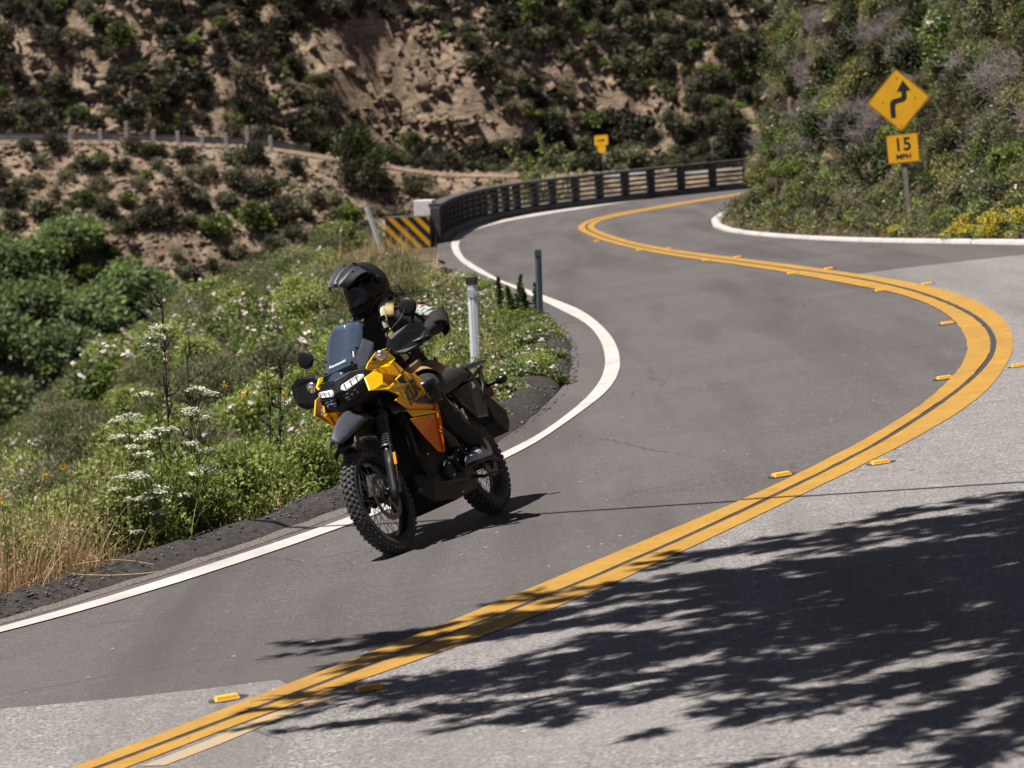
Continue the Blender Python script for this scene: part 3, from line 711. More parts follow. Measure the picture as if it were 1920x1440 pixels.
def twig_meshes(name, seed, n, rad, m='greytwig', h=.8):
    """a dry shrub of bare forked twigs"""
    r = np.random.default_rng(seed); ps = []
    for j in range(n):
        a = r.uniform(0, 6.28); t = r.uniform(.1, 1); e = np.array([np.cos(a)*rad*t, np.sin(a)*rad*t, rad*h*(1.1-.5*t*t)*r.uniform(.6, 1.1)])
        p = curve_path((0, 0, -.1), e, 5, .18, r); ps.append(p)
        for q_ in range(3):
            s = p[r.integers(1, 5)]; ps.append(curve_path(s, s+r.normal(size=3)*rad*.22+np.array([0, 0, .1*rad]), 3, .2, r))
    v, q = tubes(ps, .010*rad, .004*rad, 3); me = fastmesh(name, v, q); me.materials.append(LM[m]); return [('twigs', me)]
def plant(name, parts, loc, rz=0., sc=(1, 1, 1), tilt=(0, 0)):
    r = empty(name, loc); r.rotation_euler = (tilt[0], tilt[1], rz); r.scale = sc
    for pn, me in parts:
        o = bpy.data.objects.new(pn, me); COL.objects.link(o); o.parent = r
        if pn in ('flowers', 'florets', 'rays', 'seed_heads', 'twigs', 'foliage', 'leaves'): o['kind'] = 'stuff'
    return r
def T(x, y): return float(terrain(np.array([x]), np.array([y]))[0])

# --- kinds of shrub, far (large leaf clumps) and near
FARK = {}
for k in range(3):
    FARK['dark%d' % k] = bush_meshes('far_dark', 100+k, 1500, .85, .13, ['dark', 'dark', 'olive'], 12)
    FARK['olive%d' % k] = bush_meshes('far_olive', 120+k, 1500, .80, .12, ['olive', 'sage', 'dark'], 12)
    FARK['green%d' % k] = bush_meshes('far_green', 140+k, 1400, .75, .13, ['green', 'deep', 'olive'], 10)
    FARK['brown%d' % k] = bush_meshes('far_brown', 160+k, 1000, .75, .11, ['brown', 'dark', 'olive'], 12)
    FARK['grey%d' % k] = bush_meshes('far_grey', 180+k, 1200, .75, .10, ['sage', 'brown', 'sage'], 12)
FARK['lime0'] = bush_meshes('far_lime', 190, 900, .6, .11, ['lime', 'green'], 8, .95)
FARK['lime1'] = bush_meshes('far_lime', 191, 900, .6, .11, ['lime', 'sage'], 8, 1.1)
HILLNAMES = dict(dark='dark evergreen scrub bush', olive='olive brown scrub bush', green='green leafy scrub bush', brown='dry brown scrub bush', grey='grey green sagebrush', lime='bright lime green bush')
def put(kind, k, x, y, s, sq=1., name='scrub_bush', sink=.06):
    parts = FARK[kind+str(k % (2 if kind == 'lime' else 3))]
    return plant(name, parts, (x, y, T(x, y)-sink*s), rng.uniform(0, 6.28), (s*rng.uniform(.85, 1.2), s*rng.uniform(.85, 1.2), s*sq))

# bare patches on the far hillside: (x, z, half width, half height)
BARE = [(-5.6, 5.4, 3.6, 2.3), (-3.6, 3.0, 4.0, 1.6), (-9.2, 6.8, 1.7, 1.7), (5.3, 4.2, 2.2, 1.4), (6.9, 2.6, 2.4, .9), (-1.0, 1.4, 2.6, .9), (-18.5, 6.6, 1.7, 1.0), (-21, 4.6, 1.5, .8), (-24.5, 6.4, 1.6, .8), (-8, 1.5, 1.8, .7)]
r2 = np.random.default_rng(5)
XX = r2.uniform(-29, 20, 14000); TT = r2.uniform(.3, 17, 14000); YY = FAR_Y(XX)+4.8+TT; ZZ = terrain(XX, YY)
dens = 1.05+.5*fbm(XX*.3, ZZ*.45, 91)+.35*(XX > 2)
for bx, bz, bw, bh in BARE: dens -= 1.6*np.exp(-(((XX-bx)/bw)**2+((ZZ-bz)/bh)**2)**2)
dens[ZZ > 10.8] -= 10
placed = []
HN = dict(dark='evergreen_shrub', olive='scrub_bush', brown='dry_shrub', green='leafy_shrub', grey='sagebrush', lime='lime_bush')
kinds_l = ['dark', 'dark', 'olive', 'dark', 'brown', 'green', 'grey', 'dark']
kinds_r = ['dark', 'olive', 'grey', 'olive', 'dark', 'dark', 'green', 'olive', 'grey']
for x, y, z, d in zip(XX, YY, ZZ, dens):
    if len(placed) >= 820: break
    if r2.random() > d: continue
    s = float(np.clip(r2.lognormal(-.02, .38), .42, 1.9))*(1.1 if x > 3 else 1.)
    if any((x-a)**2+(y-b)**2*.6+(z-c)**2 < (.28*(s+q))**2 for a, b, c, q in placed): continue
    placed.append((x, y, z, s))
    kk = (kinds_l if x < 0 else kinds_r)[r2.integers(0, 8)]
    if r2.random() < .05: kk = 'lime'; s *= .6
    o = put(kk, int(r2.integers(0, 3)), float(x), float(y), s, name=HN[kk])
    zone = 'above the guardrail' if x < -9 else ('left of the far arrow sign' if x < 4 else 'right of the far arrow sign')
    tag(o, HILLNAMES[kk]+' on the far hillside '+zone, 'shrub', HILLNAMES[kk]+'es on the far hillside')
# low brush too small to pick apart
n_ = 900; XX = r2.uniform(-29, 24, n_*3); TT = r2.uniform(-.2, 15, n_*3); YY = FAR_Y(XX)+4.8+TT; ZZ = terrain(XX, YY); kp = (fbm(XX*.5, ZZ*.7, 191) > -.05) & (ZZ < 10.5); XX, YY, ZZ = XX[kp][:n_], YY[kp][:n_], ZZ[kp][:n_]
m_ = 34; C = np.repeat(np.stack([XX, YY, ZZ], 1), m_, 0); sz = np.repeat(r2.uniform(.15, .42, len(XX)), m_)[:, None]; d_ = unit(r2.normal(size=C.shape)+np.array([0, 0, .5])); P = C+d_*sz*r2.random((len(C), 1))**.5
v, q = leaves(P, d_+r2.normal(size=P.shape)*.5, r2.normal(size=P.shape)+np.array([0, 0, .6]), .11*r2.uniform(.5, 1.3, len(P)), .05)
hb = link('hillside_brush', fastmesh('hillside_brush', v, q, mi=np.repeat(r2.integers(0, 4, len(XX)), m_)), [LM['olive'], LM['brown'], LM['dark'], LM['sage']]); tag(hb, kind='stuff')

# fill slope below the far road
XX = r2.uniform(-27, -1, 1500); YY = FAR_Y(XX)-r2.uniform(4.6, 15, 1500); n = 0; pl2 = []
for x, y in zip(XX, YY):
    dn = float(FAR_Y(x))-4.2-y
    if dn < 1.6 and (x > -19 and r2.random() < .75): continue
    if x > -11.5 and dn < 6 and r2.random() < .75: continue
    s = float(np.clip(r2.lognormal(.0, .35), .45, 1.7))
    if any((x-a)**2+(y-b)**2*.35 < (.38*(s+q))**2 for a, b, q in pl2): continue
    pl2.append((x, y, s)); kk = ['olive', 'grey', 'brown', 'olive', 'grey', 'dark', 'olive', 'green'][r2.integers(0, 8)]
    o = put(kk, int(r2.integers(0, 3)), float(x), float(y), s, name=HN[kk])
    tag(o, HILLNAMES[kk]+' on the slope below the guardrail', 'shrub', HILLNAMES[kk]+'es below the guardrail')
    if len(pl2) > 210: break
# willow thicket low on the left
for j in range(3): FARK['willow%d' % j] = bush_meshes('willow', 200+j, 5200, 1.25, .12, ['willow', 'willow', 'green'], 20, .85)
for j, (x, y, s, lab) in enumerate([(-19.6, 160.2, 1.75, 'topmost'), (-22.6, 159.0, 1.8, 'by the left edge of the picture'), (-17.2, 158.6, 1.7, 'upper right'), (-15.0, 157.2, 1.45, 'reaching farthest right'), (-21.4, 156.4, 1.9, 'second row, left'), (-18.8, 156.0, 1.9, 'second row, middle'), (-16.2, 154.6, 1.7, 'second row, right'), (-13.6, 155.0, 1.2, 'small one at the right end'), (-22.4, 153.4, 1.9, 'third row, left'), (-19.8, 152.8, 1.9, 'third row, middle'), (-17.2, 151.6, 1.7, 'third row, right'), (-22.0, 149.8, 1.9, 'lowest at the left edge'), (-19.0, 149.0, 1.8, 'lowest, above the white umbels')]):
    y -= 3.0; x += .1; s *= rng.uniform(.85, 1.08)
    o = plant('willow_thicket', FARK['willow%d' % (j % 3)], (x, y, T(x, y)-.3), rng.uniform(0, 6.28), (s*1.3, s*1.3, s*1.15))
    tag(o, 'bright green leafy thicket in the ravine, '+lab, 'shrub', 'green thicket low in the ravine')
# dark bush by the far road and the spiky one behind the railing
BIG = bush_meshes('big_dark', 230, 5200, 1.7, .14, ['dark', 'deep', 'olive'], 22, 1.0)
o = plant('large_bush', BIG, (-7.0, 167.6, T(-7.0, 167.6)-.5), 1., (1.25, 1.1, 1.75)); tag(o, 'large dark round bush left of the bridge railing beyond the ravine', 'shrub')
def spiky(name, seed, n, h, spread, m, m2, leaf):
    r = np.random.default_rng(seed); ps = []; LP = []; LD = []
    for j in range(n):
        a = r.uniform(0, 6.28); t = r.uniform(.1, 1); e = np.array([np.cos(a)*spread*t, np.sin(a)*spread*t, h*(1-.35*t*t)*r.uniform(.75, 1.1)]); p = curve_path((0, 0, -.3), e, 10, .12, r); ps.append(p)
        for s in range(46):
            u = r.uniform(3, 9); i_ = int(u); q = p[i_]+(p[min(i_+1, 9)]-p[i_])*(u-i_); LP.append(q); LD.append(unit((p[9]-p[0])[None])[0]*.7+r.normal(size=3)*.6)
    v, q = tubes(ps, .03*h/2, .008, 3); me = fastmesh(name+'_stem', v, q); me.materials.append(LM['twig'])
    P = np.array(LP); D = np.array(LD); v, q = leaves(P, D, r.normal(size=P.shape)+np.array([0, 0, .8]), leaf*r.uniform(.6, 1.3, len(P)), leaf*.4)
    m_ = fastmesh(name+'_foliage', v, q, mi=r.integers(0, 2, len(P))); m_.materials.append(LM[m]); m_.materials.append(LM[m2]); return [('foliage', m_), ('stem', me)]
o = plant('spiky_bush', spiky('spiky', 5, 30, 3.3, 1.5, 'lime', 'green', .17), (.85, 101, T(.85, 101)-.1)); o.location.z = -1.45
tag(o, 'upright spiky green bush standing behind the bridge railing', 'shrub')
# rocks on the hillside
def rock_mesh(name, seed, fl=.6):
    r = np.random.default_rng(seed); bm = bmesh.new(); bmesh.ops.create_icosphere(bm, subdivisions=2, radius=1)
    pl = [(unit(r.normal(size=(1, 3)))[0], r.uniform(.45, .85)) for _ in range(11)]
    for v in bm.verts:
        p = np.array(v.co)
        for nn, d in pl:
            k = p@nn-d
            if k > 0: p = p-nn*k
        v.co = Vector(p*np.array([1.25, .9, fl]))
    me = bpy.data.meshes.new(name); bm.to_mesh(me); bm.free(); me.materials.append(M['rock']); return me
M['rock'] = dirt_mat('tan_rock', (.22, .16, .115), (.36, .275, .205), (.10, .075, .06), 1.6)
RM = [rock_mesh('rock', 300+k, .45+.12*k) for k in range(5)]
XX = r2.uniform(-27, 14, 2500); TT = r2.uniform(-.3, 13, 2500); YY = FAR_Y(XX)+4.8+TT; ZZ = terrain(XX, YY); nr = 0
for x, y, z in zip(XX, YY, ZZ):
    if z > 10 or nr >= 220: continue
    pb_ = .16+sum(.6*math.exp(-(((x-bx)/bw)**2+((z-bz)/bh)**2)**2) for bx, bz, bw, bh in BARE)
    if r2.random() > pb_: continue
    s = float(np.clip(r2.lognormal(-1.15, .45), .12, .62)); nr += 1
    o = link('rock', RM[nr % 5], None); o.location = (x, y, z-.22*s); o.rotation_euler = (r2.normal()*.25, r2.normal()*.25+.25, r2.uniform(0, 6.28)); o.scale = (s*1.3, s, s)
    tag(o, 'tan weathered rock jutting from the far hillside', 'rock', 'rocks on the far hillside')

def scree(name, P, s0, s1, m, seed, sink=.3):
    """many small angular stones joined as one mass"""
    r = np.random.default_rng(seed); n = len(P); s = np.exp(r.uniform(np.log(s0), np.log(s1), n))
    base = np.array([(1, 0, 0), (0, 1, 0), (-1, 0, 0), (0, -1, 0), (0, 0, .8), (0, 0, -.8)], float); tr = np.array([(0, 1, 4), (1, 2, 4), (2, 3, 4), (3, 0, 4), (1, 0, 5), (2, 1, 5), (3, 2, 5), (0, 3, 5)])
    a = r.uniform(0, 6.28, n); V = base[None]*(1+r.normal(size=(n, 6, 1))*.25)*s[:, None, None]*np.array([1.2, .85, .7]); V = V+r.normal(size=(n, 6, 3))*.18*s[:, None, None]
    x = V[:, :, 0]*np.cos(a)[:, None]-V[:, :, 1]*np.sin(a)[:, None]; y = V[:, :, 0]*np.sin(a)[:, None]+V[:, :, 1]*np.cos(a)[:, None]; V = np.stack([x, y, V[:, :, 2]], 2)+P[:, None, :]+np.array([0, 0, 1.])*(s*sink)[:, None, None]
    t = (tr[None]+(np.arange(n)*6)[:, None, None]).reshape(-1, 3); return tag(link(name, fastmesh(name, V.reshape(-1, 3), tris=t), m), kind='stuff')
XX = r2.uniform(-29, 18, 26000); TT = r2.uniform(-1, 14, 26000); YY = FAR_Y(XX)+4.8+TT; ZZ = terrain(XX, YY); kp = (ZZ < 10.5) & (fbm(XX*.45+ZZ*.2, ZZ*.6, 201)+.55*r2.random(26000) > .22)
scree('hillside_stones', np.stack([XX, YY, ZZ], 1)[kp][:9000], .05, .30, M['rock'], 31)
XX = r2.uniform(-27, 0, 5000); YY = FAR_Y(XX)-r2.uniform(4, 14, 5000); ZZ = terrain(XX, YY)
scree('slope_stones', np.stack([XX, YY, ZZ], 1)[:3200], .05, .22, M['rock'], 32)
XX = r2.uniform(-27, -1, 1500); YY = FAR_Y(XX)-r2.uniform(4.2, 14, 1500); ZZ = terrain(XX, YY); kp = fbm(XX*.4, ZZ*.6, 291) > -.2; XX, YY, ZZ = XX[kp][:750], YY[kp][:750], ZZ[kp][:750]
C = np.repeat(np.stack([XX, YY, ZZ], 1), 34, 0); sz = np.repeat(r2.uniform(.15, .5, len(XX)), 34)[:, None]; d_ = unit(r2.normal(size=C.shape)+np.array([0, 0, .5])); P = C+d_*sz*r2.random((len(C), 1))**.5
v, q = leaves(P, d_+r2.normal(size=P.shape)*.5, r2.normal(size=P.shape)+np.array([0, 0, .6]), .11*r2.uniform(.5, 1.3, len(P)), .05)
tag(link('slope_brush', fastmesh('slope_brush', v, q, mi=np.repeat(r2.integers(0, 4, len(XX)), 34)), [LM['olive'], LM['brown'], LM['sage'], LM['sage']]), kind='stuff')

# ------------------------------------------------------------------ motorcycle (built upright in its own frame: x forward, y rider's left, z up; rear contact at 0)
M['bike_orange'] = mat('orange_plastic', (.90, .43, .006), .32, coat=.3)
M['bike_yellow'] = mat('yellow_plastic', (.95, .58, .004), .32, coat=.3)
def light_fade(name, lo, hi, z0, z1):
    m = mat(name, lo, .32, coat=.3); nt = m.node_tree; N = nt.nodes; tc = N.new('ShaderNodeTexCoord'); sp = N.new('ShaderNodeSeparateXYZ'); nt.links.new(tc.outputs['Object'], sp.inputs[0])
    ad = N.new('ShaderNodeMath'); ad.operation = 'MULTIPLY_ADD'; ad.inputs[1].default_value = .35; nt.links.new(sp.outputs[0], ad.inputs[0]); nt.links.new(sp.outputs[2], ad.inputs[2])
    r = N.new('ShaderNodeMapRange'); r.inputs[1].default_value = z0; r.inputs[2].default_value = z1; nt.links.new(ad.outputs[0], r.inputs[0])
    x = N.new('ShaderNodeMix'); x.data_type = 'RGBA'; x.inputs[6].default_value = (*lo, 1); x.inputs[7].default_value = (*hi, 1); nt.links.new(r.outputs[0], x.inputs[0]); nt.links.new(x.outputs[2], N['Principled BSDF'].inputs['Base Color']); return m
M['bike_light_fade'] = light_fade('orange_plastic_light_fade', (.80, .155, .006), (.94, .53, .004), .92, 1.40)  # sunlit yellow above and shaded red-orange below, painted into the panel colour
M['plastic'] = mat('black_plastic', (.008, .008, .009), .5, col2=(.013, .013, .015), scale=40, spec=.3)
M['gloss'] = mat('gloss_black', (.007, .008, .010), .28, spec=.4)
M['bluegrey'] = mat('textured_grey_plastic', (.040, .046, .062), .5, col2=(.055, .062, .082), scale=60, bump=.15, bscale=300)
M['rubber'] = mat('tyre_rubber', (.026, .025, .025), .8, col2=(.055, .052, .05), scale=25)
M['knob'] = mat('tyre_knob', (.045, .043, .042), .85, col2=(.10, .095, .092), scale=30)
M['steel'] = mat('polished_steel', (.55, .55, .56), .25, 1.)
M['disc'] = mat('disc_steel', (.16, .155, .15), .4, 1.)
M['alloy'] = mat('dull_alloy', (.16, .16, .165), .45, .8)
M['spoke'] = mat('spoke_steel', (.30, .30, .31), .35, .9)
M['darkmetal'] = mat('dark_metal', (.014, .014, .016), .42, .4, spec=.3)
M['fork'] = mat('fork_black', (.030, .032, .037), .36, .4)
M['seatm'] = mat('seat_vinyl', (.017, .017, .020), .6, bump=.15, bscale=200)
M['lampglass'] = bpy.data.materials.new('clear_lamp_glass'); M['lampglass'].use_nodes = True
b_ = M['lampglass'].node_tree.nodes['Principled BSDF']; b_.inputs['Base Color'].default_value = (.9, .92, .95, 1); b_.inputs['Roughness'].default_value = .08; b_.inputs['Metallic'].default_value = .85
M['lampwhite'] = mat('lamp_reflector', (.85, .86, .90), .18, .9, col2=(.40, .42, .48), scale=45)
M['lit_lamp'] = mat('lit_daytime_lamp', (.8, .8, .82), .2, col2=(.6, .62, .68), scale=60)
M['lit_lamp'].node_tree.nodes['Principled BSDF'].inputs['Emission Color'].default_value = (1, 1, 1, 1); M['lit_lamp'].node_tree.nodes['Principled BSDF'].inputs['Emission Strength'].default_value = .30
M['redlens'] = mat('red_lens', (.35, .01, .012), .15)
M['orangelens'] = mat('orange_reflector', (.75, .28, .02), .2)
def clear_mat(name, col, alpha, rough=.03):
    m = bpy.data.materials.new(name); m.use_nodes = True; nt = m.node_tree; N = nt.nodes; L = nt.links; N.remove(N['Principled BSDF'])
    t = N.new('ShaderNodeBsdfTransparent'); t.inputs[0].default_value = (*col, 1)
    g = N.new('ShaderNodeBsdfGlossy'); g.inputs['Roughness'].default_value = rough
    d = N.new('ShaderNodeBsdfDiffuse'); d.inputs[0].default_value = (.30, .42, .66, 1)
    f = N.new('ShaderNodeFresnel'); f.inputs[0].default_value = 1.5
    m1 = N.new('ShaderNodeMixShader'); m1.inputs[0].default_value = alpha; L.new(t.outputs[0], m1.inputs[1]); L.new(d.outputs[0], m1.inputs[2])
    m2 = N.new('ShaderNodeMixShader'); L.new(f.outputs[0], m2.inputs[0]); L.new(m1.outputs[0], m2.inputs[1]); L.new(g.outputs[0], m2.inputs[2])
    L.new(m2.outputs[0], N['Material Output'].inputs[0]); return m
M['screen'] = clear_mat('tinted_windscreen', (.82, .89, .98), .12, .05)

HEAD_DIR = R(23); LEAN = R(22.3)
back = Vector((math.sin(HEAD_DIR), math.cos(HEAD_DIR), 0)); front = Vector((-.735, 21.18, 0)); rear = front+back*1.52
front.z = float(zroad(front.x, front.y)); rear.z = float(zroad(rear.x, rear.y))
fx = (front-rear).normalized(); l0 = Vector((0, 0, 1)).cross(fx).normalized(); u0 = fx.cross(l0)
bu = u0*math.cos(LEAN)-l0*math.sin(LEAN); bl = l0*math.cos(LEAN)+u0*math.sin(LEAN)
bm_ = Matrix((fx, bl, bu)).transposed().to_4x4(); bm_.translation = rear+u0*.050-bu*.046
bike = empty('motorcycle'); bike.matrix_world = bm_
tag(bike, 'orange and black adventure motorcycle leaning into the bend with its rider', 'motorcycle')

def wheel(name, x, z, R_, r_, rimR, nsp, root, rows, nk, disc_r, disc_y, hubw):
    w = empty(name, (x, 0, z), root); Y = (0, 1, 0)
    b = MB(); n = 14; cr = R_-r_*1.02; prof = []
    for k in range(n):
        a = 2*math.pi*k/n; prof.append((cr+r_*.98*math.cos(a), r_*1.08*math.sin(a)))
    b.lathe(prof, (0, 0, 0), Y, 64, True, True); b.build('tyre', M['rubber'], w)
    b = MB()
    for row, (off, wd, ph, ln) in enumerate(rows):
        for k in range(nk):
            a = 2*math.pi*(k+ph)/nk; rot = Matrix.Rotation(a, 3, 'Y'); ti = math.asin(max(-1, min(1, off/(r_*1.1))))
            lift = cr+r_*math.cos(ti)
            c = rot @ Vector((lift, off, 0))
            b.box(c, (.017, wd, ln), rot @ Matrix.Rotation(ti, 3, 'Z'))
    b.build('tread', M['knob'], w, bevel=.0025)
    b = MB(); b.lathe([(rimR-.012, -.034), (rimR+.006, -.042), (rimR+.006, -.032), (rimR-.006, -.018), (rimR-.006, .018), (rimR+.006, .032), (rimR+.006, .042), (rimR-.012, .034), (rimR-.020, .012), (rimR-.020, -.012)], (0, 0, 0), Y, 64, True, True)
    b.build('rim', M['darkmetal'], w)
    b = MB(); b.lathe([(0, -hubw), (.022, -hubw), (.040, -hubw*.75), (.040, -hubw*.6), (.026, -hubw*.45), (.026, hubw*.45), (.040, hubw*.6), (.040, hubw*.75), (.022, hubw), (0, hubw)], (0, 0, 0), Y, 20); b.build('hub', M['darkmetal'], w)
    b = MB()
    for k in range(nsp):
        a = 2*math.pi*k/nsp; s = 1 if k % 2 else -1; a2 = a+(.62 if (k//2) % 2 else -.62)
        b.cyl((math.cos(a2)*.038, s*hubw*.66, math.sin(a2)*.038), (math.cos(a)*(rimR-.016), s*.006, math.sin(a)*(rimR-.016)), .0022, 5)
    b.build('spokes', M['spoke'], w)
    b = MB(); b.lathe([(disc_r*.78, -.002), (disc_r, -.002), (disc_r, .002), (disc_r*.78, .002)], (0, disc_y, 0), Y, 48, False, True)
    b.lathe([(.030, -.003), (.052, -.003), (.052, .003), (.030, .003)], (0, disc_y, 0), Y, 32, False, True)
    for k in range(8):
        a = 2*math.pi*k/8; b.cyl((math.cos(a)*.05, disc_y, math.sin(a)*.05), (math.cos(a+.3)*disc_r*.80, disc_y, math.sin(a+.3)*disc_r*.80), .006, 6)
    for k in range(30):
        a = 2*math.pi*k/30; rr = disc_r*(.84 if k % 2 else .94); b.cyl((math.cos(a)*rr, disc_y-.0032, math.sin(a)*rr), (math.cos(a)*rr, disc_y+.0032, math.sin(a)*rr), .0035, 6)
    b.build('brake_disc', M['disc'], w)
    return w
fw = wheel('front_wheel', 1.52, .345, .345, .047, .262, 36, bike, [(0, .026, 0, .020), (.024, .018, .5, .020), (-.024, .018, .5, .020), (.040, .013, 0, .022), (-.040, .013, 0, .022)], 52, .152, .062, .060)
fw.rotation_euler = (0, 0, -R(2.5))
wheel('rear_wheel', 0, .322, .322, .062, .225, 36, bike, [(0, .034, 0, .026), (.032, .024, .5, .026), (-.032, .024, .5, .026), (.054, .016, 0, .028), (-.054, .016, 0, .028)], 44, .11, -.075, .075)

# fork legs, guards, caliper
RK = math.tan(R(28))
def fk(z, y, dx=0): return Vector((1.52-.03-(z-.345)*RK+dx, y, z))
for s in (1, -1):
    fl = empty('fork_leg', (0, 0, 0), bike); y = s*.105
    b = MB(); b.tube([fk(.300, y), fk(.33, y), fk(.36, y), fk(.40, y), fk(.60, y), fk(.63, y)], [.018, .024, .026, .0245, .0245, .029], 16)
    b.build('slider', M['fork'], fl)
    prof = []; a = fk(.63, y); e = fk(.84, y); ln = (e-a).length
    for k in range(31): prof.append((.032+(.0055 if k % 2 else -.002), ln*k/30))
    b = MB(); b.lathe(prof, a, e-a, 20, False); b.build('gaiter', M['rubber'], fl)
    b = MB(); b.lathe([(.034, -.008), (.037, -.008), (.037, .008), (.034, .008)], a, e-a, 20, True, True); b.build('clamp', M['alloy'], fl)
    b = MB(); b.cyl(e, fk(1.04, y), .0215, 14); b.build('stanchion', M['fork'], fl)
    # long guard in front of the slider
    ax = (e-a).normalized(); secs = []
    for k, t in enumerate([0, .25, .5, .75, 1]):
        c = fk(.30+.30*t, y); row = []
        for j in range(7):
            an = -1.35+2.7*j/6; row.append(c+Vector((math.cos(an)*.034, math.sin(an)*.031+s*.004, 0)))
        secs.append(row)
    b = MB(); b.loft(secs, False, True, False); g = b.build('fork_guard', M['plastic'], fl); sd = g.modifiers.new('t', 'SOLIDIFY'); sd.thickness = .003
    b = MB(); b.box(fk(.545, y+s*.046, .005), (.006, .020, .085), Matrix.Rotation(-R(28), 3, 'Y')); b.build('side_reflector', M['orangelens'], fl, bevel=.006)
b = MB(); b.box((1.40, .088, .40), (.075, .045, .11), Matrix.Rotation(-R(35), 3, 'Y')); b.cyl((1.43, .088, .36), (1.43, .118, .36), .017, 12); b.cyl((1.40, .088, .43), (1.40, .118, .43), .017, 12)
b.build('brake_caliper', M['alloy'], bike, bevel=.008)
b = MB(); b.tube([(1.41, .10, .46), (1.39, .14, .55), (1.34, .135, .66), (1.27, .13, .80), (1.18, .11, .95)], .0045, 6); b.tube([(1.47, .115, .33), (1.44, .15, .45), (1.36, .15, .58)], .0035, 6); b.build('brake_hose', M['rubber'], bike)
b = MB(); b.box((1.245, 0, .865), (.07, .26, .045), Matrix.Rotation(R(28), 3, 'Y')); b.box((1.165, 0, 1.03), (.07, .25, .035), Matrix.Rotation(R(28), 3, 'Y')); b.cyl((1.21, 0, .84), (1.10, 0, 1.05), .03, 12)
b.build('triple_clamp', M['darkmetal'], bike, bevel=.01)

# high front fender: a beak with a raised spine and turned-down sides
def fend(secs_y, name, m, th=.005):
    b = MB(); b.loft(secs_y, False, True, False); o = b.build(name, m, bike); s_ = o.modifiers.new('t', 'SOLIDIFY'); s_.thickness = th; return o
secs = []
for x, zc, wd, drop, sp in [(1.02, .80, .070, .05, .0), (1.12, .845, .085, .05, .004), (1.25, .885, .082, .055, .014), (1.36, .910, .086, .062, .022), (1.48, .903, .086, .072, .026), (1.60, .873, .078, .075, .024), (1.70, .832, .064, .062, .018), (1.765, .796, .044, .040, .008), (1.785, .776, .022, .015, .002)]:
    secs.append([Vector((x, t*wd, zc-drop*abs(t)**2.2+sp*math.exp(-(t/.28)**2)-(.0 if abs(t) < .9 else .012))) for t in (-1, -.8, -.55, -.34, -.2, 0, .2, .34, .55, .8, 1)])
fend(secs, 'front_fender', M['bluegrey'])
secs = []
for a in range(-4, 8):   # inner mudguard following the tyre
    t = R(60+a*13); c = Vector((1.50, 0, .37)); r_ = .395
    secs.append([c+Vector((math.cos(t)*(r_-d), y, math.sin(t)*(r_-d))) for y, d in ((-.085, .05), (-.075, .01), (-.04, 0), (.04, 0), (.075, .01), (.085, .05))])
fend(secs[4:], 'mudguard', M['rubber'])
b = MB(); b.plate([(1.60, -.07, .79), (1.66, -.05, .72), (1.60, -.06, .66), (1.44, -.085, .70), (1.30, -.09, .80), (1.40, -.09, .86)], (0, .14, 0)); b.build('fender_stay', M['plastic'], bike, bevel=.01)

# nose: black cowl round the lamps
def hull(pts, name, m, parent=None, bevel=.006):
    bm = bmesh.new()
    for p in pts: bm.verts.new(p)
    bmesh.ops.convex_hull(bm, input=bm.verts); me = bpy.data.meshes.new(name); bmesh.ops.recalc_face_normals(bm, faces=bm.faces); bm.to_mesh(me); bm.free()
    o = link(name, me, m, parent or bike)
    if bevel:
        b = o.modifiers.new('bevel', 'BEVEL'); b.width = bevel; b.segments = 2; b.limit_method = 'ANGLE'; b.angle_limit = R(20)
    return o
def sym(pts): return pts+[(x, -y, z) for x, y, z in pts if abs(y) > 1e-6]
hull(sym([(1.435, 0, 1.135), (1.46, 0, 1.06), (1.42, 0, .955), (1.40, .06, .935), (1.36, .165, 1.00), (1.34, .185, 1.07), (1.33, .18, 1.13), (1.38, .10, 1.15), (1.20, .14, .96), (1.18, .17, 1.14), (1.15, .06, .94)]), 'nose_cowl', M['plastic'])
for s in (1, -1):
    # upper lamp: a long slanted bar, lower lamp: a faceted pocket under it
    q = [(1.452, s*.026, 1.066), (1.44, s*.036, 1.090), (1.390, s*.140, 1.110), (1.368, s*.162, 1.103), (1.368, s*.162, 1.084), (1.395, s*.130, 1.070), (1.44, s*.045, 1.048)]
    hl = MB(); hl.plate([Vector(p)+Vector((.012, s*.004, .0)) for p in q], (-.03, 0, 0)); hl = hl.build('headlight', M['lit_lamp'], bike, bevel=.006)
    for k in range(3):
        d = MB(); t = .25+.25*k; d.box((1.466-.072*t, s*(.018+.155*t)+s*.004, 1.067+.022*t), (.006, .004, .036), Matrix.Rotation(-s*.4, 3, 'Z'))
        d.build('lamp_divider', M['plastic'], hl)
    q = [(1.455, s*.022, 1.028), (1.40, s*.128, 1.054), (1.372, s*.165, 1.066), (1.372, s*.168, 1.035), (1.385, s*.135, 1.0), (1.43, s*.065, .972), (1.447, s*.03, .985)]
    lo = MB(); lo.plate([Vector(p)+Vector((.010, s*.004, 0)) for p in q], (-.03, 0, 0)); lo = lo.build('low_beam', M['gloss'], bike, bevel=.004)
    d = MB()
    for (x, y, z), w_ in (((1.452, .052, 1.004), (.004, .030, .008)), ((1.435, .082, 1.012), (.004, .026, .010)), ((1.445, .060, 1.026), (.004, .020, .006)), ((1.425, .105, 1.030), (.004, .024, .006)), ((1.440, .052, .988), (.004, .018, .005)), ((1.412, .115, 1.01), (.004, .010, .018))):
        d.box((x+.012, s*y, z), w_, Matrix.Rotation(-s*.45, 3, 'Z'))
    d.build('lamp_mirror', M['lampwhite'], lo)

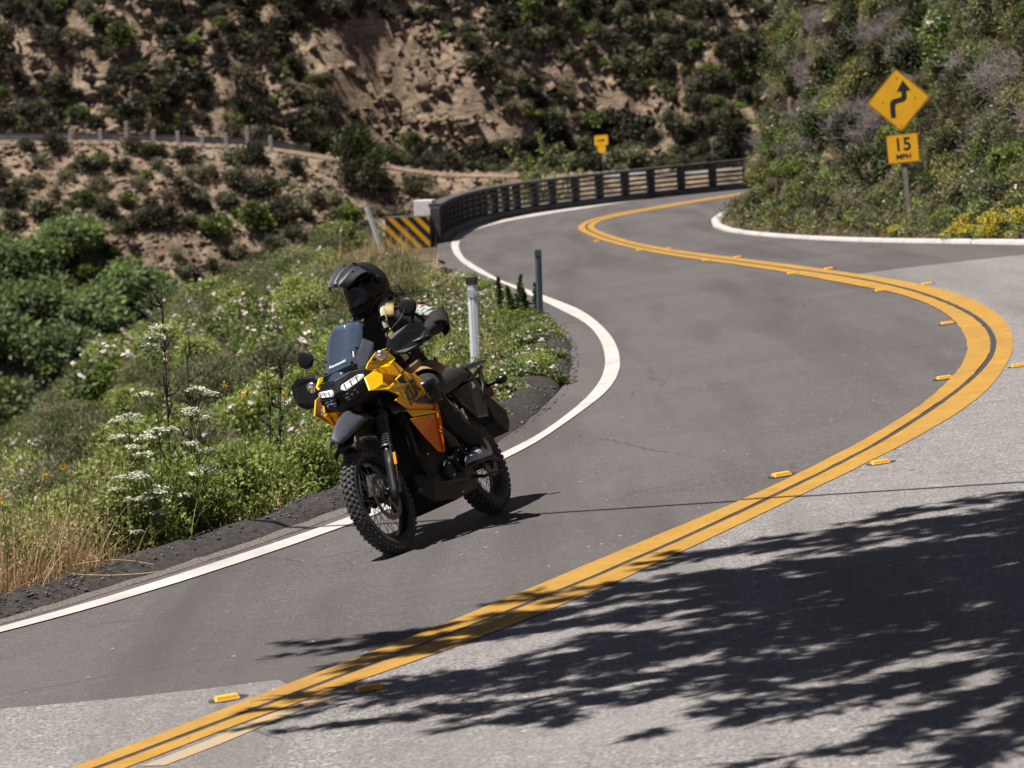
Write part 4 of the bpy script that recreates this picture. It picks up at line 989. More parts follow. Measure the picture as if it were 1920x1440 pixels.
# windscreen and its side frames
def scr(t, u):   # t: 0 bottom .. 1 top, u: -1..1
    x = 1.435-.40*t-.02*math.sin(t*3.1); z = 1.125+.345*t
    w = np.interp(t, [0, .12, .35, .55, .75, .92, 1], [.045, .095, .130, .142, .140, .130, .092])
    return Vector((x-.085*(w/.14)*abs(u)**2.0, u*w-.012, z-.02*u*u*(1 if t > .9 else .3)))
b = MB(); b.loft([[scr(t, u) for u in np.linspace(-1, 1, 15)] for t in np.linspace(0, 1, 16)], False, True, False)
ws = b.build('windscreen', M['screen'], bike); sd = ws.modifiers.new('t', 'SOLIDIFY'); sd.thickness = .004
for s in (1, -1):
    q = [scr(.16, s*1.0), scr(.40, s*.98), scr(.60, s*1.0), scr(.50, s*1.0)+Vector((-.07, s*.05, -.02)), scr(.30, s)+Vector((-.10, s*.055, -.03)), scr(.14, s)+Vector((-.09, s*.06, -.01)), scr(.02, s)+Vector((-.05, s*.04, -.0))]
    b = MB(); b.plate([p+Vector((.004, 0, 0)) for p in q], (-.012, -s*.004, 0)); f = b.build('screen_frame', M['bluegrey'], bike, bevel=.005)
    b = MB()
    for t in (.24, .46): b.cyl(scr(t, s*.86)+Vector((-.004, 0, 0)), scr(t, s*.86)+Vector((.012, 0, .003)), .007, 10)
    b.build('bolt', M['darkmetal'], f)
b = MB(); b.box((1.22, 0, 1.215), (.05, .20, .12), Matrix.Rotation(-R(35), 3, 'Y')); b.box((1.30, 0, 1.16), (.12, .22, .06)); b.build('instrument_panel', M['gloss'], bike, bevel=.012)
tx = text_mesh('maker_lettering', 'Kawasaki', .027, mat('white_decal', (.62, .64, .68), .5), bike, scr(.30, .12)+Vector((.006, 0, 0)), rot=(R(90), 0, R(90)), sx=1.25, bold=.0008)
tx.rotation_euler = (R(52), 0, R(90))

# shrouds: faceted orange side panels
def panel(polys, name, m, s, th=.012, bevel=.004):
    b = MB()
    for p in polys: b.plate([(x, s*y, z) for x, y, z in p], (0, -s*th, 0))
    return b.build(name, m, bike, bevel=bevel)
for s in (1, -1):
    # upper wing beside the screen
    panel([[(1.33, .175, 1.115), (1.30, .205, 1.155), (1.18, .225, 1.205), (1.07, .232, 1.208), (.985, .236, 1.128), (1.12, .238, 1.092)]], 'upper_wing', M['bike_yellow'], s)
    # front blade
    panel([[(1.405, .192, 1.075), (1.46, .215, .985), (1.34, .245, .968), (1.255, .240, 1.055), (1.29, .215, 1.095)]], 'front_blade', M['bike_light_fade'], s)
    # recessed inner panel
    panel([[(1.30, .185, 1.10), (.97, .205, 1.13), (.83, .215, .99), (1.0, .215, .95), (1.35, .20, .98)]], 'inner_panel', M['bike_orange'], s)
    # main side panel, with a kink along the lower edge
    b = MB()
    A = [(1.45, .218, .984), (1.345, .250, 1.000), (1.25, .262, .972), (1.13, .258, 1.005), (1.02, .256, 1.03), (.845, .250, 1.000), (.790, .250, .955), (.715, .250, .808), (.80, .258, .765), (1.11, .262, .842), (1.20, .262, .900), (1.30, .256, .950)]
    b.plate([(x, s*y, z) for x, y, z in A], (0, -s*.014, 0)); mp = b.build('side_panel', M['bike_light_fade'], bike, bevel=.005)
    b = MB(); b.plate([(x, s*y, z) for x, y, z in [(1.20, .2635, .893), (1.11, .2635, .836), (.80, .2595, .760), (.79, .230, .735), (1.10, .228, .80), (1.235, .236, .875)]], (0, -s*.006, .004)); b.build('lower_edge', M['bike_light_fade'], mp, bevel=.003)
    b = MB(); b.plate([(x, s*y, z) for x, y, z in [(1.14, .2585, 1.000), (1.12, .262, .972), (1.08, .263, .958), (1.035, .263, .955), (1.06, .263, .985), (1.03, .258, 1.012)]], (0, s*.004, 0)); b.build('vent_slot', M['plastic'], mp)
    decal = mat('dark_green_decal', (.012, .035, .030), .4) if s == 1 else decal
    t_ = text_mesh('model_lettering', 'KLR', .135, decal, mp, (1.02, s*.2645, .888), rot=(R(90), R(-20) if s > 0 else R(20), R(180) if s > 0 else 0), sx=1.0, bold=.004, shear=.15)
    b = MB(); b.plate([(x, s*.2645, z) for x, z in [(1.06, .828), (.92, .850), (.83, .845), (.745, .815), (.80, .775)]], (0, -s*.002, 0)); b.build('dark_swoosh', decal, mp)
    b = MB(); b.lathe([(.026, 0), (.033, 0)], (.80, s*.266, .838), (0, 1, 0), 20, False); b.lathe([(.0, 0), (.021, 0)], (.80, s*.2662, .838), (0, 1, 0), 20, False); b.build('round_badge', M['bike_orange'], mp)
    # lower shroud: yellow strip, dark triangular face and the bright trailing edge
    panel([[(1.125, .235, .798), (.80, .262, .735), (.79, .262, .722), (1.05, .245, .742), (1.09, .238, .745)]], 'yellow_strip', M['bike_yellow'], s, .010)
    panel([[(1.07, .205, .742), (.80, .248, .722), (.80, .246, .60), (.865, .225, .475), (.90, .215, .49), (.98, .200, .62)]], 'radiator_panel', M['bike_light_fade'], s, .010)
    b = MB(); b.plate([(x, s*y, z) for x, y, z in [(.765, .266, .800), (.735, .262, .760), (.79, .256, .62), (.865, .236, .470), (.875, .245, .480), (.825, .262, .640), (.795, .272, .755)]], (0, -s*.02, 0)); b.build('trailing_edge', M['bike_light_fade'], bike, bevel=.006)
hull(sym([(1.18, .12, 1.10), (1.10, .15, 1.17), (.90, .16, 1.16), (.70, .13, 1.02), (.60, .09, .93), (1.15, .18, .95), (.75, .19, .86), (.66, .15, .84)]), 'fuel_tank', M['plastic'], None, .02)
b = MB(); b.lathe([(0, .012), (.035, .012), (.04, 0)], (.86, 0, 1.155), (-.25, 0, 1), 20); b.build('filler_cap', M['darkmetal'], bike)

# seat, tail, rack
secs = []
for x, zc, w_, h in [(.70, .905, .085, .05), (.60, .885, .115, .06), (.45, .875, .145, .065), (.30, .885, .155, .065), (.15, .905, .15, .07), (.0, .925, .14, .065), (-.15, .925, .125, .055), (-.28, .915, .10, .04)]:
    secs.append([Vector((x, w_*c, zc+h*(s if s > 0 else s*.9))) for c, s in ((-1, -1), (-1, .1), (-.88, .75), (-.5, 1), (0, 1.04), (.5, 1), (.88, .75), (1, .1), (1, -1))])
b = MB(); b.loft(secs); b.build('seat', M['seatm'], bike)
t_ = text_mesh('seat_lettering', 'KLR650', .05, mat('grey_decal', (.35, .36, .38), .5), bike, (-.02, .150, .862), rot=(R(80), R(-10), R(180)), bold=.001)
t_.location = (-.04, .157, .815); 
for s in (1, -1):
    b = MB(); b.plate([(.20, s*.13, .835), (-.02, s*.155, .845), (-.30, s*.125, .875), (-.34, s*.11, .85), (-.27, s*.135, .76), (-.14, s*.158, .60), (.05, s*.165, .615), (.16, s*.155, .72)], (0, -s*.03, 0)); b.build('side_cover', M['gloss'], bike, bevel=.012)
    b = MB(); b.tube([(.10, s*.10, .90), (-.12, s*.13, .86), (-.30, s*.12, .90), (-.42, s*.12, .925)], .013, 10); b.tube([(-.18, s*.135, .70), (-.28, s*.14, .80), (-.36, s*.125, .905)], .014, 10); b.build('grab_rail', M['darkmetal'], bike)
b = MB(); b.plate([(-.06, -.11, .945), (-.06, .11, .945), (-.30, .135, .955), (-.50, .125, .955), (-.56, .10, .95), (-.56, -.10, .95), (-.50, -.125, .955), (-.30, -.135, .955)], (0, 0, .016))
for k in range(4): b.box((-.20-.09*k, 0, .974), (.03, .20, .008))
b.build('luggage_rack', M['bluegrey'], bike, bevel=.006)
hull(sym([(-.20, .07, .88), (-.50, .05, .87), (-.60, .045, .80), (-.58, .045, .74), (-.25, .08, .72)]), 'tail_piece', M['plastic'])
hull(sym([(-.44, .075, .74), (-.62, .07, .60), (-.60, .07, .52), (-.50, .08, .46), (-.36, .085, .56), (-.32, .085, .72)]), 'rear_mudguard', M['plastic'])
hull(sym([(-.60, .045, .80), (-.63, .04, .77), (-.62, .04, .72), (-.585, .045, .73)]), 'tail_light', M['redlens'], None, .004)
for s in (1, -1):
    b = MB(); b.cyl((-.52, s*.04, .80), (-.53, s*.13, .80), .010, 8); b.lathe([(0, -.045), (.020, -.04), (.030, -.01), (.030, .02), (.018, .035), (0, .038)], (-.53, s*.17, .80), (-.5, s, 0), 14); ts = b.build('rear_indicator', M['gloss'], bike)

# engine, frame, exhaust, guards
hull(sym([(1.03, .13, .62), (1.03, .13, .40), (.96, .16, .28), (.55, .17, .25), (.40, .15, .33), (.42, .13, .60), (.62, .14, .80), (.95, .12, .80)]), 'engine', M['darkmetal'], None, .02)
b = MB(); b.cyl((.62, .15, .40), (.62, .205, .40), .085, 24); b.cyl((.80, .15, .36), (.80, .195, .36), .065, 24); b.build('engine_cover', M['plastic'], bike, bevel=.01)
b = MB()
for k in range(9): b.box((.90, 0, .55+k*.024), (.20, .25, .008))
b.build('cylinder_fins', M['darkmetal'], bike)
hull(sym([(1.15, .10, .42), (1.20, .12, .30), (1.10, .15, .205), (.80, .16, .165), (.45, .14, .185), (.30, .12, .25), (.40, .15, .33), (1.0, .16, .36)]), 'skid_plate', M['plastic'], None, .012)
b = MB(); b.box((1.07, 0, .66), (.05, .34, .30), Matrix.Rotation(-R(12), 3, 'Y'));  b.build('radiator', M['plastic'], bike, bevel=.01)
b = MB()
for k in range(14): b.box((1.099-.0*k, 0, .535+k*.018), (.006, .31, .006), Matrix.Rotation(-R(12), 3, 'Y'))
b.build('radiator_grille', M['darkmetal'], bike)
b = MB()
for s in (1, -1):
    b.tube([(1.10, s*.05, .95), (1.02, s*.12, .70), (1.04, s*.14, .40), (.92, s*.14, .22), (.50, s*.13, .23), (.35, s*.12, .35)], .015, 10); b.tube([(1.10, s*.05, .95), (.70, s*.12, .80), (.35, s*.12, .72), (.25, s*.12, .40)], .016, 10); b.tube([(.35, s*.11, .74), (-.10, s*.11, .82), (-.40, s*.08, .86)], .014, 10)
b.build('frame', M['darkmetal'], bike)
b = MB(); b.tube([(1.02, -.05, .60), (1.12, -.10, .48), (1.02, -.16, .34), (.60, -.18, .36), (.30, -.17, .50)], .020, 12); b.tube([(.30, -.17, .50), (.18, -.19, .60), (.10, -.20, .64), (-.40, -.21, .80), (-.44, -.21, .815)], [.022, .045, .060, .060, .045], 18); b.build('exhaust', M['darkmetal'], bike)
b = MB()
for s in (1, -1):
    b.tube([(.33, s*.10, .40), (.15, s*.12, .37), (.0, s*.12, .33), (-.05, s*.12, .322)], [.036, .032, .028, .03], 12, flat=.6)
b.cyl((-.02, -.14, .322), (-.02, .14, .322), .012, 10); b.build('swingarm', M['darkmetal'], bike)
b = MB(); b.lathe([(.055, -.003), (.095, -.003), (.095, .003), (.055, .003)], (0, .088, .322), (0, 1, 0), 40, False, True)
for k in range(40):
    a = 2*math.pi*k/40; b.box((math.cos(a)*.097, .088, .322+math.sin(a)*.097), (.009, .005, .007), Matrix.Rotation(-a, 3, 'Y'))
b.build('sprocket', M['disc'], bike)
b = MB()
for z0, z1 in ((.425, .432), (.222, .300)):
    n = 34
    for k in range(n):
        t = k/n; b.box((.44*t, .088, z0+(z1-z0)*t), (.010, .012, .012))
b.build('chain', M['alloy'], bike)
b = MB(); b.plate([(.36, .075, .445), (-.10, .075, .445), (-.12, .075, .40), (.36, .075, .40)], (0, .035, 0)); b.build('chain_guard', M['plastic'], bike, bevel=.006)
prof = []; a = Vector((.22, .07, .46)); e = Vector((.30, .06, .66))
b = MB()
for s_ in range(1):
    pts = []
    for k in range(97):
        t = k/96; an = t*2*math.pi*8; c = a.lerp(e, t); pts.append(c+Vector((math.cos(an)*.036, math.sin(an)*.036, 0)))
    b.tube(pts, .0065, 6)
b.build('shock_spring', M['steel'], bike)
for s in (1, -1):
    b = MB(); b.box((.41, s*.225, .335), (.055, .11, .018)); b.tube([(.44, s*.14, .36), (.42, s*.20, .34)], .011, 8); b.build('foot_peg', M['alloy'], bike, bevel=.004)
b = MB(); b.tube([(.50, .19, .33), (.60, .215, .335), (.64, .215, .35)], .007, 8); b.cyl((.64, .20, .35), (.64, .245, .35), .009, 8); b.build('gear_lever', M['alloy'], bike)
pts = [Vector((.335+.009*math.cos(k*.7), .205+.009*math.sin(k*.7), .43+.0013*k)) for k in range(90)]
b = MB(); b.tube(pts, .0026, 5); b.build('return_spring', M['steel'], bike)
for (x, y, z) in ((.62, .208, .455), (.56, .208, .40), (.68, .208, .40), (.62, .208, .345), (.80, .198, .40), (.80, .198, .32), (1.02, .150, .30), (.70, .160, .20), (.96, .165, .50), (.88, .252, .700), (.84, .250, .60)):
    b = MB(); b.lathe([(0, .006), (.008, .005), (.009, 0)], (x, y, z), (0, 1, 0), 8); b.build('bolt', M['steel'], bike)
b = MB(); b.tube([(.44, .14, .27), (.36, .18, .24), (.16, .20, .235)], .011, 8); b.box((.15, .205, .235), (.05, .035, .012)); b.build('side_stand', M['darkmetal'], bike)

# handlebar and everything on it
b = MB(); b.tube([(.90, -.44, 1.165), (.94, -.30, 1.19), (1.02, -.19, 1.205), (1.08, -.09, 1.15), (1.09, 0, 1.135), (1.08, .09, 1.15), (1.02, .19, 1.205), (.94, .30, 1.19), (.90, .44, 1.165)], .0115, 10); b.cyl((1.045, -.14, 1.185), (1.045, .14, 1.185), .009, 8); b.build('handlebar', M['darkmetal'], bike)
for s in (1, -1):
    b = MB(); b.cyl((.905, s*.44, 1.168), (.94, s*.31, 1.19), .0165, 14); b.build('grip', M['rubber'], bike)
    b = MB(); b.tube([(.965, s*.285, 1.195), (1.005, s*.32, 1.185), (.995, s*.42, 1.175), (.985, s*.475, 1.178)], [.007, .0065, .0055, .007], 8); b.build('lever', M['alloy'], bike)
    b = MB(); b.box((.955, s*.27, 1.20), (.05, .05, .05)); b.build('switch_box', M['plastic'], bike, bevel=.008)
    g = [(1.065, .235, 1.190), (1.055, .275, 1.240), (1.01, .41, 1.262), (.965, .480, 1.240), (.955, .497, 1.19), (.975, .485, 1.135), (1.0, .43, 1.096), (1.045, .33, 1.088), (1.065, .26, 1.120)]
    dz_ = .032 if s > 0 else -.004
    g = [(x-.012*(s > 0), y, z+dz_) for x, y, z in g] if s > 0 else [(x, .40+(y-.37)*1.22, 1.165+(z-1.175)*1.30) for x, y, z in g]
    secs = [[Vector((x, s*y, z)) for x, y, z in g], [Vector((x+.018, s*(y-.03*(1 if y > .4 else -.6)), 1.17+(z-1.17)*.72)) for x, y, z in g]]
    b = MB(); b.loft(secs, True, False); hg = b.build('hand_guard', M['plastic'], bike, bevel=.006)
    b = MB(); b.tube([(.985, s*.485, 1.17), (.93, s*.50, 1.165), (.895, s*.455, 1.165)], .010, 8); b.build('guard_mount', M['darkmetal'], hg)
    # round mirror on a bent stalk
    c = Vector((.845, -.425, 1.372) if s < 0 else (.845, .385, 1.402)); nrm = Vector((1, s*.12, .05))
    b = MB(); b.tube([(1.0, s*.225, 1.215), (.99, s*.25, 1.29), (.90, s*.33, 1.345), (.865, s*.375, c.z-.01)], .006, 8); mk = b.build('mirror_stalk', M['plastic'], bike)
    b = MB(); b.lathe([(0, .009), (.040, .008), (.057, .003), (.061, -.005), (.056, -.014), (0, -.014)], c, nrm, 28); b.build('mirror', M['plastic'], bike)
    # front indicator on a short stem
    p = Vector((1.235, s*.262, 1.168)); b = MB(); b.cyl((1.20, s*.15, 1.15), p+Vector((-.01, -s*.03, 0)), .009, 8); b.lathe([(0, -.045), (.022, -.035), (.034, -.005), (.036, .0)], p, (1, s*.15, 0), 20); ti = b.build('front_indicator', M['plastic'], bike)
    b = MB(); b.lathe([(.035, .0), (.032, .008), (.02, .014), (0, .016)], p, (1, s*.15, 0), 20); b.build('lens', M['lampwhite'], ti)
    b = MB(); b.lathe([(.012, .0145), (.009, .018), (0, .020)], p, (1, s*.15, 0), 12); b.build('bulb', M['orangelens'], ti)
b = MB(); b.tube([(.95, .28, 1.20), (1.08, .27, 1.19), (1.16, .17, 1.10), (1.15, .10, .98)], .005, 6); b.tube([(.95, -.28, 1.20), (1.08, -.27, 1.19), (1.16, -.17, 1.10), (1.15, -.10, .98)], .005, 6); b.tube([(.94, .30, 1.17), (1.0, .36, 1.08), (1.04, .25, 1.02), (1.08, .12, 1.0)], .005, 6); b.build('cables', M['rubber'], bike)

# ------------------------------------------------------------------ rider (same frame as the motorcycle)
M['suit'] = mat('black_riding_fabric', (.013, .012, .013), .85, col2=(.021, .020, .021), scale=25, bump=.25, bscale=140)
M['suit_grey'] = mat('charcoal_fabric', (.045, .043, .046), .8, col2=(.03, .029, .031), scale=18, bump=.2, bscale=140)
M['tan'] = mat('tan_fabric', (.31, .205, .115), .85, col2=(.24, .155, .085), scale=14, bump=.25, bscale=120)
M['cream'] = mat('cream_fabric', (.66, .50, .24), .8, col2=(.56, .42, .20), scale=14)
M['camo'] = mat('camouflage_fabric', (.36, .37, .33), .85, col2=(.05, .07, .06), scale=26, detail=2, lo=.47, hi=.53)
M['red'] = mat('red_piping', (.50, .015, .02), .6)
M['helmet'] = mat('matt_black_helmet', (.010, .010, .012), .55, col2=(.014, .014, .016), scale=30, spec=.25)
M['peakm'] = mat('grey_black_peak', (.040, .042, .050), .45, col2=(.050, .052, .062), scale=30)
M['visor'] = mat('dark_visor', (.003, .003, .004), .10, spec=.4)
M['hair'] = mat('brown_hair', (.055, .028, .015), .6)
M['boot'] = mat('grey_boot', (.30, .33, .38), .45, col2=(.20, .225, .26), scale=18, bump=.2)
M['strap'] = mat('pale_webbing', (.50, .48, .36), .7)
rider = empty('person'); rider.matrix_world = bm_
tag(rider, 'person in black riding suit and matt black peaked helmet riding the orange motorcycle', 'person')

J = dict(pelvis=(.36, -.02, .985), waist=(.42, -.02, 1.12), chest=(.50, -.01, 1.30), neck=(.545, .01, 1.455), nk2=(.555, .01, 1.52),
         lsh=(.50, .185, 1.405), lel=(.70, .475, 1.235), lwr=(.865, .395, 1.195), lha=(.90, .385, 1.19),
         rsh=(.50, -.150, 1.365), rel=(.62, -.400, 1.10), rwr=(.85, -.395, 1.185), rha=(.885, -.38, 1.18),
         lhip=(.38, .115, .955), lkn=(.755, .218, .862), lsn=(.585, .245, .64), lan=(.425, .262, .415), lhe=(.42, .262, .375),
         rhip=(.38, -.125, .955), rkn=(.78, -.250, .86), rsn=(.60, -.262, .64), ran=(.42, -.262, .415), rhe=(.42, -.262, .375))
RAD = dict(pelvis=(.16, .135), waist=(.150, .115), chest=(.172, .130), neck=(.075, .072), nk2=(.062, .062), lsh=(.088, .088), lel=(.072, .066), lwr=(.047, .044), lha=(.040, .038),
           rsh=(.088, .088), rel=(.068, .064), rwr=(.046, .044), rha=(.040, .038), lhip=(.112, .112), lkn=(.086, .082), lsn=(.080, .076), lan=(.062, .060), lhe=(.055, .055),
           rhip=(.112, .112), rkn=(.084, .080), rsn=(.078, .074), ran=(.062, .060), rhe=(.055, .055))
E_ = [('pelvis', 'waist'), ('waist', 'chest'), ('chest', 'neck'), ('neck', 'nk2'), ('chest', 'lsh'), ('lsh', 'lel'), ('lel', 'lwr'), ('lwr', 'lha'), ('chest', 'rsh'), ('rsh', 'rel'), ('rel', 'rwr'), ('rwr', 'rha'),
      ('pelvis', 'lhip'), ('lhip', 'lkn'), ('lkn', 'lsn'), ('lsn', 'lan'), ('lan', 'lhe'), ('pelvis', 'rhip'), ('rhip', 'rkn'), ('rkn', 'rsn'), ('rsn', 'ran'), ('ran', 'rhe')]
nm = list(J); me = bpy.data.meshes.new('body'); me.from_pydata([J[k] for k in nm], [(nm.index(a), nm.index(b)) for a, b in E_], [])
body = link('body', me, M['suit'], rider)
sk = body.modifiers.new('skin', 'SKIN'); sk.use_smooth_shade = True
for i, k in enumerate(nm):
    d = me.skin_vertices[0].data[i]; d.radius = RAD[k]; d.use_root = (k == 'pelvis')
ss = body.modifiers.new('sub', 'SUBSURF'); ss.levels = 2; ss.render_levels = 3
tx_ = bpy.data.textures.new('cloth_folds', 'CLOUDS'); tx_.noise_scale = .075; tx_.noise_depth = 2
dm = body.modifiers.new('folds', 'DISPLACE'); dm.texture = tx_; dm.strength = .022; dm.mid_level = .5; dm.texture_coords = 'LOCAL'

def limb_patch(name, a, b, r0, r1, a0, a1, m, t0=0., t1=1., parent=None, ref=(0, 0, 1), n=9, k=7, th=.006, tap=0.):
    """a curved piece of cloth lying on a limb; angles turn about the limb from ref"""
    a = Vector(a); b = Vector(b); ax = (b-a).normalized(); e1 = Vector(ref); e1 = (e1-ax*e1.dot(ax)).normalized(); e2 = ax.cross(e1); secs = []
    for i in range(k):
        t = t0+(t1-t0)*i/(k-1); c = a.lerp(b, t); r_ = r0+(r1-r0)*t; q = 1-tap*abs(i/(k-1)-.5)*2
        secs.append([c+(e1*math.cos(R(a0+(a1-a0)*(.5+(j/(n-1)-.5)*q)))+e2*math.sin(R(a0+(a1-a0)*(.5+(j/(n-1)-.5)*q))))*r_ for j in range(n)])
    mb = MB(); mb.loft(secs, False, True, False); o = mb.build(name, m, parent or rider); s_ = o.modifiers.new('t', 'SOLIDIFY'); s_.thickness = th; s_.offset = 1; return o
# left upper arm: camouflage panel with red piping, elbow cap; cream shoulder yoke and straps; tan hip and waist panels
limb_patch('camo_panel', J['lsh'], J['lel'], .098, .080, -150, -40, M['camo'], .50, .98, ref=(0, .3, 1), tap=.25)
limb_patch('camo_panel', J['lsh'], J['lel'], .098, .080, -30, 60, M['camo'], .52, .95, ref=(0, .3, 1), tap=.2)
limb_patch('red_piping', J['lsh'], J['lel'], .101, .084, -160, 80, M['red'], .44, .52, ref=(0, .3, 1), k=3)
limb_patch('elbow_cap', (.66, .44, 1.27), (.745, .485, 1.195), .082, .060, -110, 110, M['suit'], 0, 1, ref=(.1, 1, .15), th=.008)
limb_patch('shoulder_yoke', (.50, .06, 1.45), (.50, .17, 1.42), .089, .096, 35, 100, M['cream'], 0, 1, ref=(0, 0, 1), th=.008)
limb_patch('shoulder_yoke', (.52, -.05, 1.45), (.51, -.14, 1.39), .087, .094, -100, -35, M['cream'], 0, 1, ref=(0, 0, 1), th=.008)
for s, y0 in ((1, .10), (-1, -.10)):
    mb = MB(); pts = [Vector((.50, y0, 1.545)), Vector((.60, y0*1.05, 1.48)), Vector((.645, y0*1.02, 1.38)), Vector((.625, y0*.95, 1.25)), Vector((.565, y0*1.05, 1.12))]
    mb.tube(pts, .020, 8, flat=.35); st = mb.build('chest_strap', M['strap' if s > 0 else 'suit_grey'], rider)
    for z, dx in ((1.42, .64), (1.34, .655), (1.27, .645)):
        q = MB(); q.box((dx+.008, y0*1.0, z), (.018, .044, .030), Matrix.Rotation(R(12), 3, 'Y')); q.build('buckle', M['plastic'], st, bevel=.004)
mb = MB(); mb.box((.655, .105, 1.31), (.025, .05, .055)); mb.box((.650, .135, 1.235), (.025, .06, .03), Matrix.Rotation(.4, 3, 'X')); mb.build('pocket_tab', M['cream'], rider, bevel=.005)
limb_patch('waist_panel', (.40, 0, 1.03), (.46, 0, 1.19), .182, .188, 18, 62, M['tan'], .05, .62, ref=(1, .0, 0), n=12, th=.008)
limb_patch('belt', (.385, 0, 1.01), (.40, 0, 1.055), .192, .192, -20, 120, M['plastic'], 0, 1, ref=(1, 0, 0), n=12, k=3, th=.008)
limb_patch('hip_panel', J['lhip'], J['lkn'], .124, .098, -55, 75, M['tan'], .04, .50, ref=(-.2, .35, 1), n=11, th=.006)
tt_ = text_mesh('trouser_lettering', 'KLIM', .030, M['red'], rider, (.52, .225, 1.035), rot=(R(35), R(12), R(180)), bold=.0006)
limb_patch('knee_pad', (.738, .215, .925), (.745, .222, .775), .086, .078, -50, 60, M['gloss'], 0, 1, ref=(.75, .65, 0), n=9, th=.010)
limb_patch('knee_pad', (.76, -.250, .915), (.76, -.255, .755), .086, .078, -80, 70, M['gloss'], 0, 1, ref=(.75, -.65, 0), n=9, th=.010)

# hands: palm, four unequal bent fingers round the grip, thumb from the side of the palm
def hand(s):
    g0 = Vector((.94, s*.31, 1.19)); g1 = Vector((.905, s*.44, 1.168)); ax = (g1-g0).normalized(); c0 = g0.lerp(g1, .50)
    up = Vector((0, 0, 1)); up = (up-ax*up.dot(ax)).normalized(); fw_ = ax.cross(up); fw_ = fw_ if fw_.x > 0 else -fw_
    mb = MB()
    secs = []
    for t, w_, h_ in ((-.085, .030, .026), (-.055, .038, .024), (-.028, .043, .020), (.0, .043, .017)):
        c = c0+fw_*t+up*(.022+.006*(t > -.03)); secs.append([c+ax*(math.cos(a)*w_)+up*(math.sin(a)*h_) for a in np.linspace(0, 2*math.pi, 13)[:-1]])
    mb.loft(secs)
    for k, ln in enumerate((.92, 1.0, .96, .80)):
        c = c0+ax*(-.032+.0215*k); rr = .0105-(.001 if k == 3 else 0)
        path = [c+fw_*(-.010)+up*.031, c+fw_*.020*ln+up*.030, c+fw_*.036*ln+up*.010, c+fw_*.032*ln-up*.016, c+fw_*.008-up*.026]
        mb.tube(path, [rr*1.1, rr*1.12, rr*1.05, rr, rr*.8], 8)
    path = [c0-ax*.040+fw_*(-.040)+up*.012, c0-ax*.050+fw_*(-.018)-up*.004, c0-ax*.042+fw_*.004-up*.022, c0-ax*.028+fw_*.018-up*.026]
    mb.tube(path, [.015, .0135, .012, .009], 8)
    return mb.build('glove', M['suit_grey'], rider)
hand(1); hand(-1)
# boots
def boot(s):
    y = s*.262; secs = []
    for x, zb, zt, w_ in [(.335, .335, .40, .030), (.345, .325, .47, .038), (.40, .325, .50, .045), (.46, .335, .455, .046), (.53, .335, .425, .048), (.60, .338, .405, .046), (.645, .345, .39, .034), (.660, .352, .378, .018)]:
        zc, h = (zb+zt)/2, (zt-zb)/2; secs.append([Vector((x, y+w_*math.copysign(abs(math.cos(a))**.7, math.cos(a)), zc+h*math.copysign(abs(math.sin(a))**.75, math.sin(a)))) for a in np.linspace(0, 2*math.pi, 17)[:-1]])
    mb = MB(); mb.loft(secs); bt = mb.build('boot', M['boot'], rider)
    q = MB(); q.box((.50, y, .334), (.32, .088, .016)); q.build('sole', M['rubber'], bt, bevel=.006)
    for z, x in ((.42, .505), (.455, .475)):
        q = MB(); q.box((x, y, z), (.025, .098, .022), Matrix.Rotation(R(40), 3, 'Y')); q.build('boot_strap', M['plastic'], bt, bevel=.004)
boot(1); boot(-1)

# helmet in its own frame
hm = empty('helmet', (.51, .012, 1.650), rider); hm.rotation_euler = (R(-6), R(9), R(-17)); hm.scale = (1.13, 1.13, 1.16)
def shell_pt(az, el, grow=0.):
    """az from straight ahead, el up; a rounded shell drawn out into a chin bar"""
    ca, sa, ce, se = math.cos(az), math.sin(az), math.cos(el), math.sin(el)
    a_, b_, c_ = .138, .124, .148
    x, y, z = a_*ce*ca, b_*ce*sa, c_*se
    k = max(0., ca)**1.6*math.exp(-((se+.58)/.34)**2); x += .050*k; z -= .026*k
    kb = max(0., -ca)**2*math.exp(-((se+.1)/.5)**2); x -= .016*kb
    z = max(z, -.160+.02*(1-max(0., ca)))
    v = Vector((x, y, z)); return v*(1+grow/.14)
def shell_patch(az0, az1, el0, el1, n, k, grow):
    return [[shell_pt(az0+(az1-az0)*j/(n-1), el0+(el1-el0)*i/(k-1), grow) for j in range(n)] for i in range(k)]
mb = MB(); rows = [[shell_pt(2*math.pi*j/40, R(-80+170*i/26)) for j in range(40)] for i in range(27)]; mb.loft(rows); mb.build('shell', M['helmet'], hm)
mb = MB(); mb.loft(shell_patch(R(-76), R(76), R(-20), R(26), 25, 9, .004), False, True, False); vz = mb.build('visor', M['visor'], hm); vz.modifiers.new('t', 'SOLIDIFY').thickness = .003
mb = MB(); mb.loft(shell_patch(R(-80), R(80), R(-24), R(-19), 25, 3, .006), False, True, False); mb.loft(shell_patch(R(-80), R(80), R(25), R(30), 25, 3, .007), False, True, False); g_ = mb.build('visor_frame', M['helmet'], hm); g_.modifiers.new('t', 'SOLIDIFY').thickness = .004
mb = MB(); mb.loft(shell_patch(R(-16), R(16), R(-46), R(-32), 7, 4, .008), False, True, False); mb.build('chin_vent', M['plastic'], hm)
for s in (1, -1):
    mb = MB(); mb.loft(shell_patch(R(s*20), R(s*44), R(-44), R(-30), 5, 3, .006), False, True, False); mb.build('chin_panel', M['visor'], hm)
    c = shell_pt(R(s*88), R(10), .004); mb = MB(); mb.lathe([(.024, 0), (.024, .006), (.016, .010), (0, .010)], c, (0, s, .15), 18); mb.build('pivot', M['helmet'], hm)
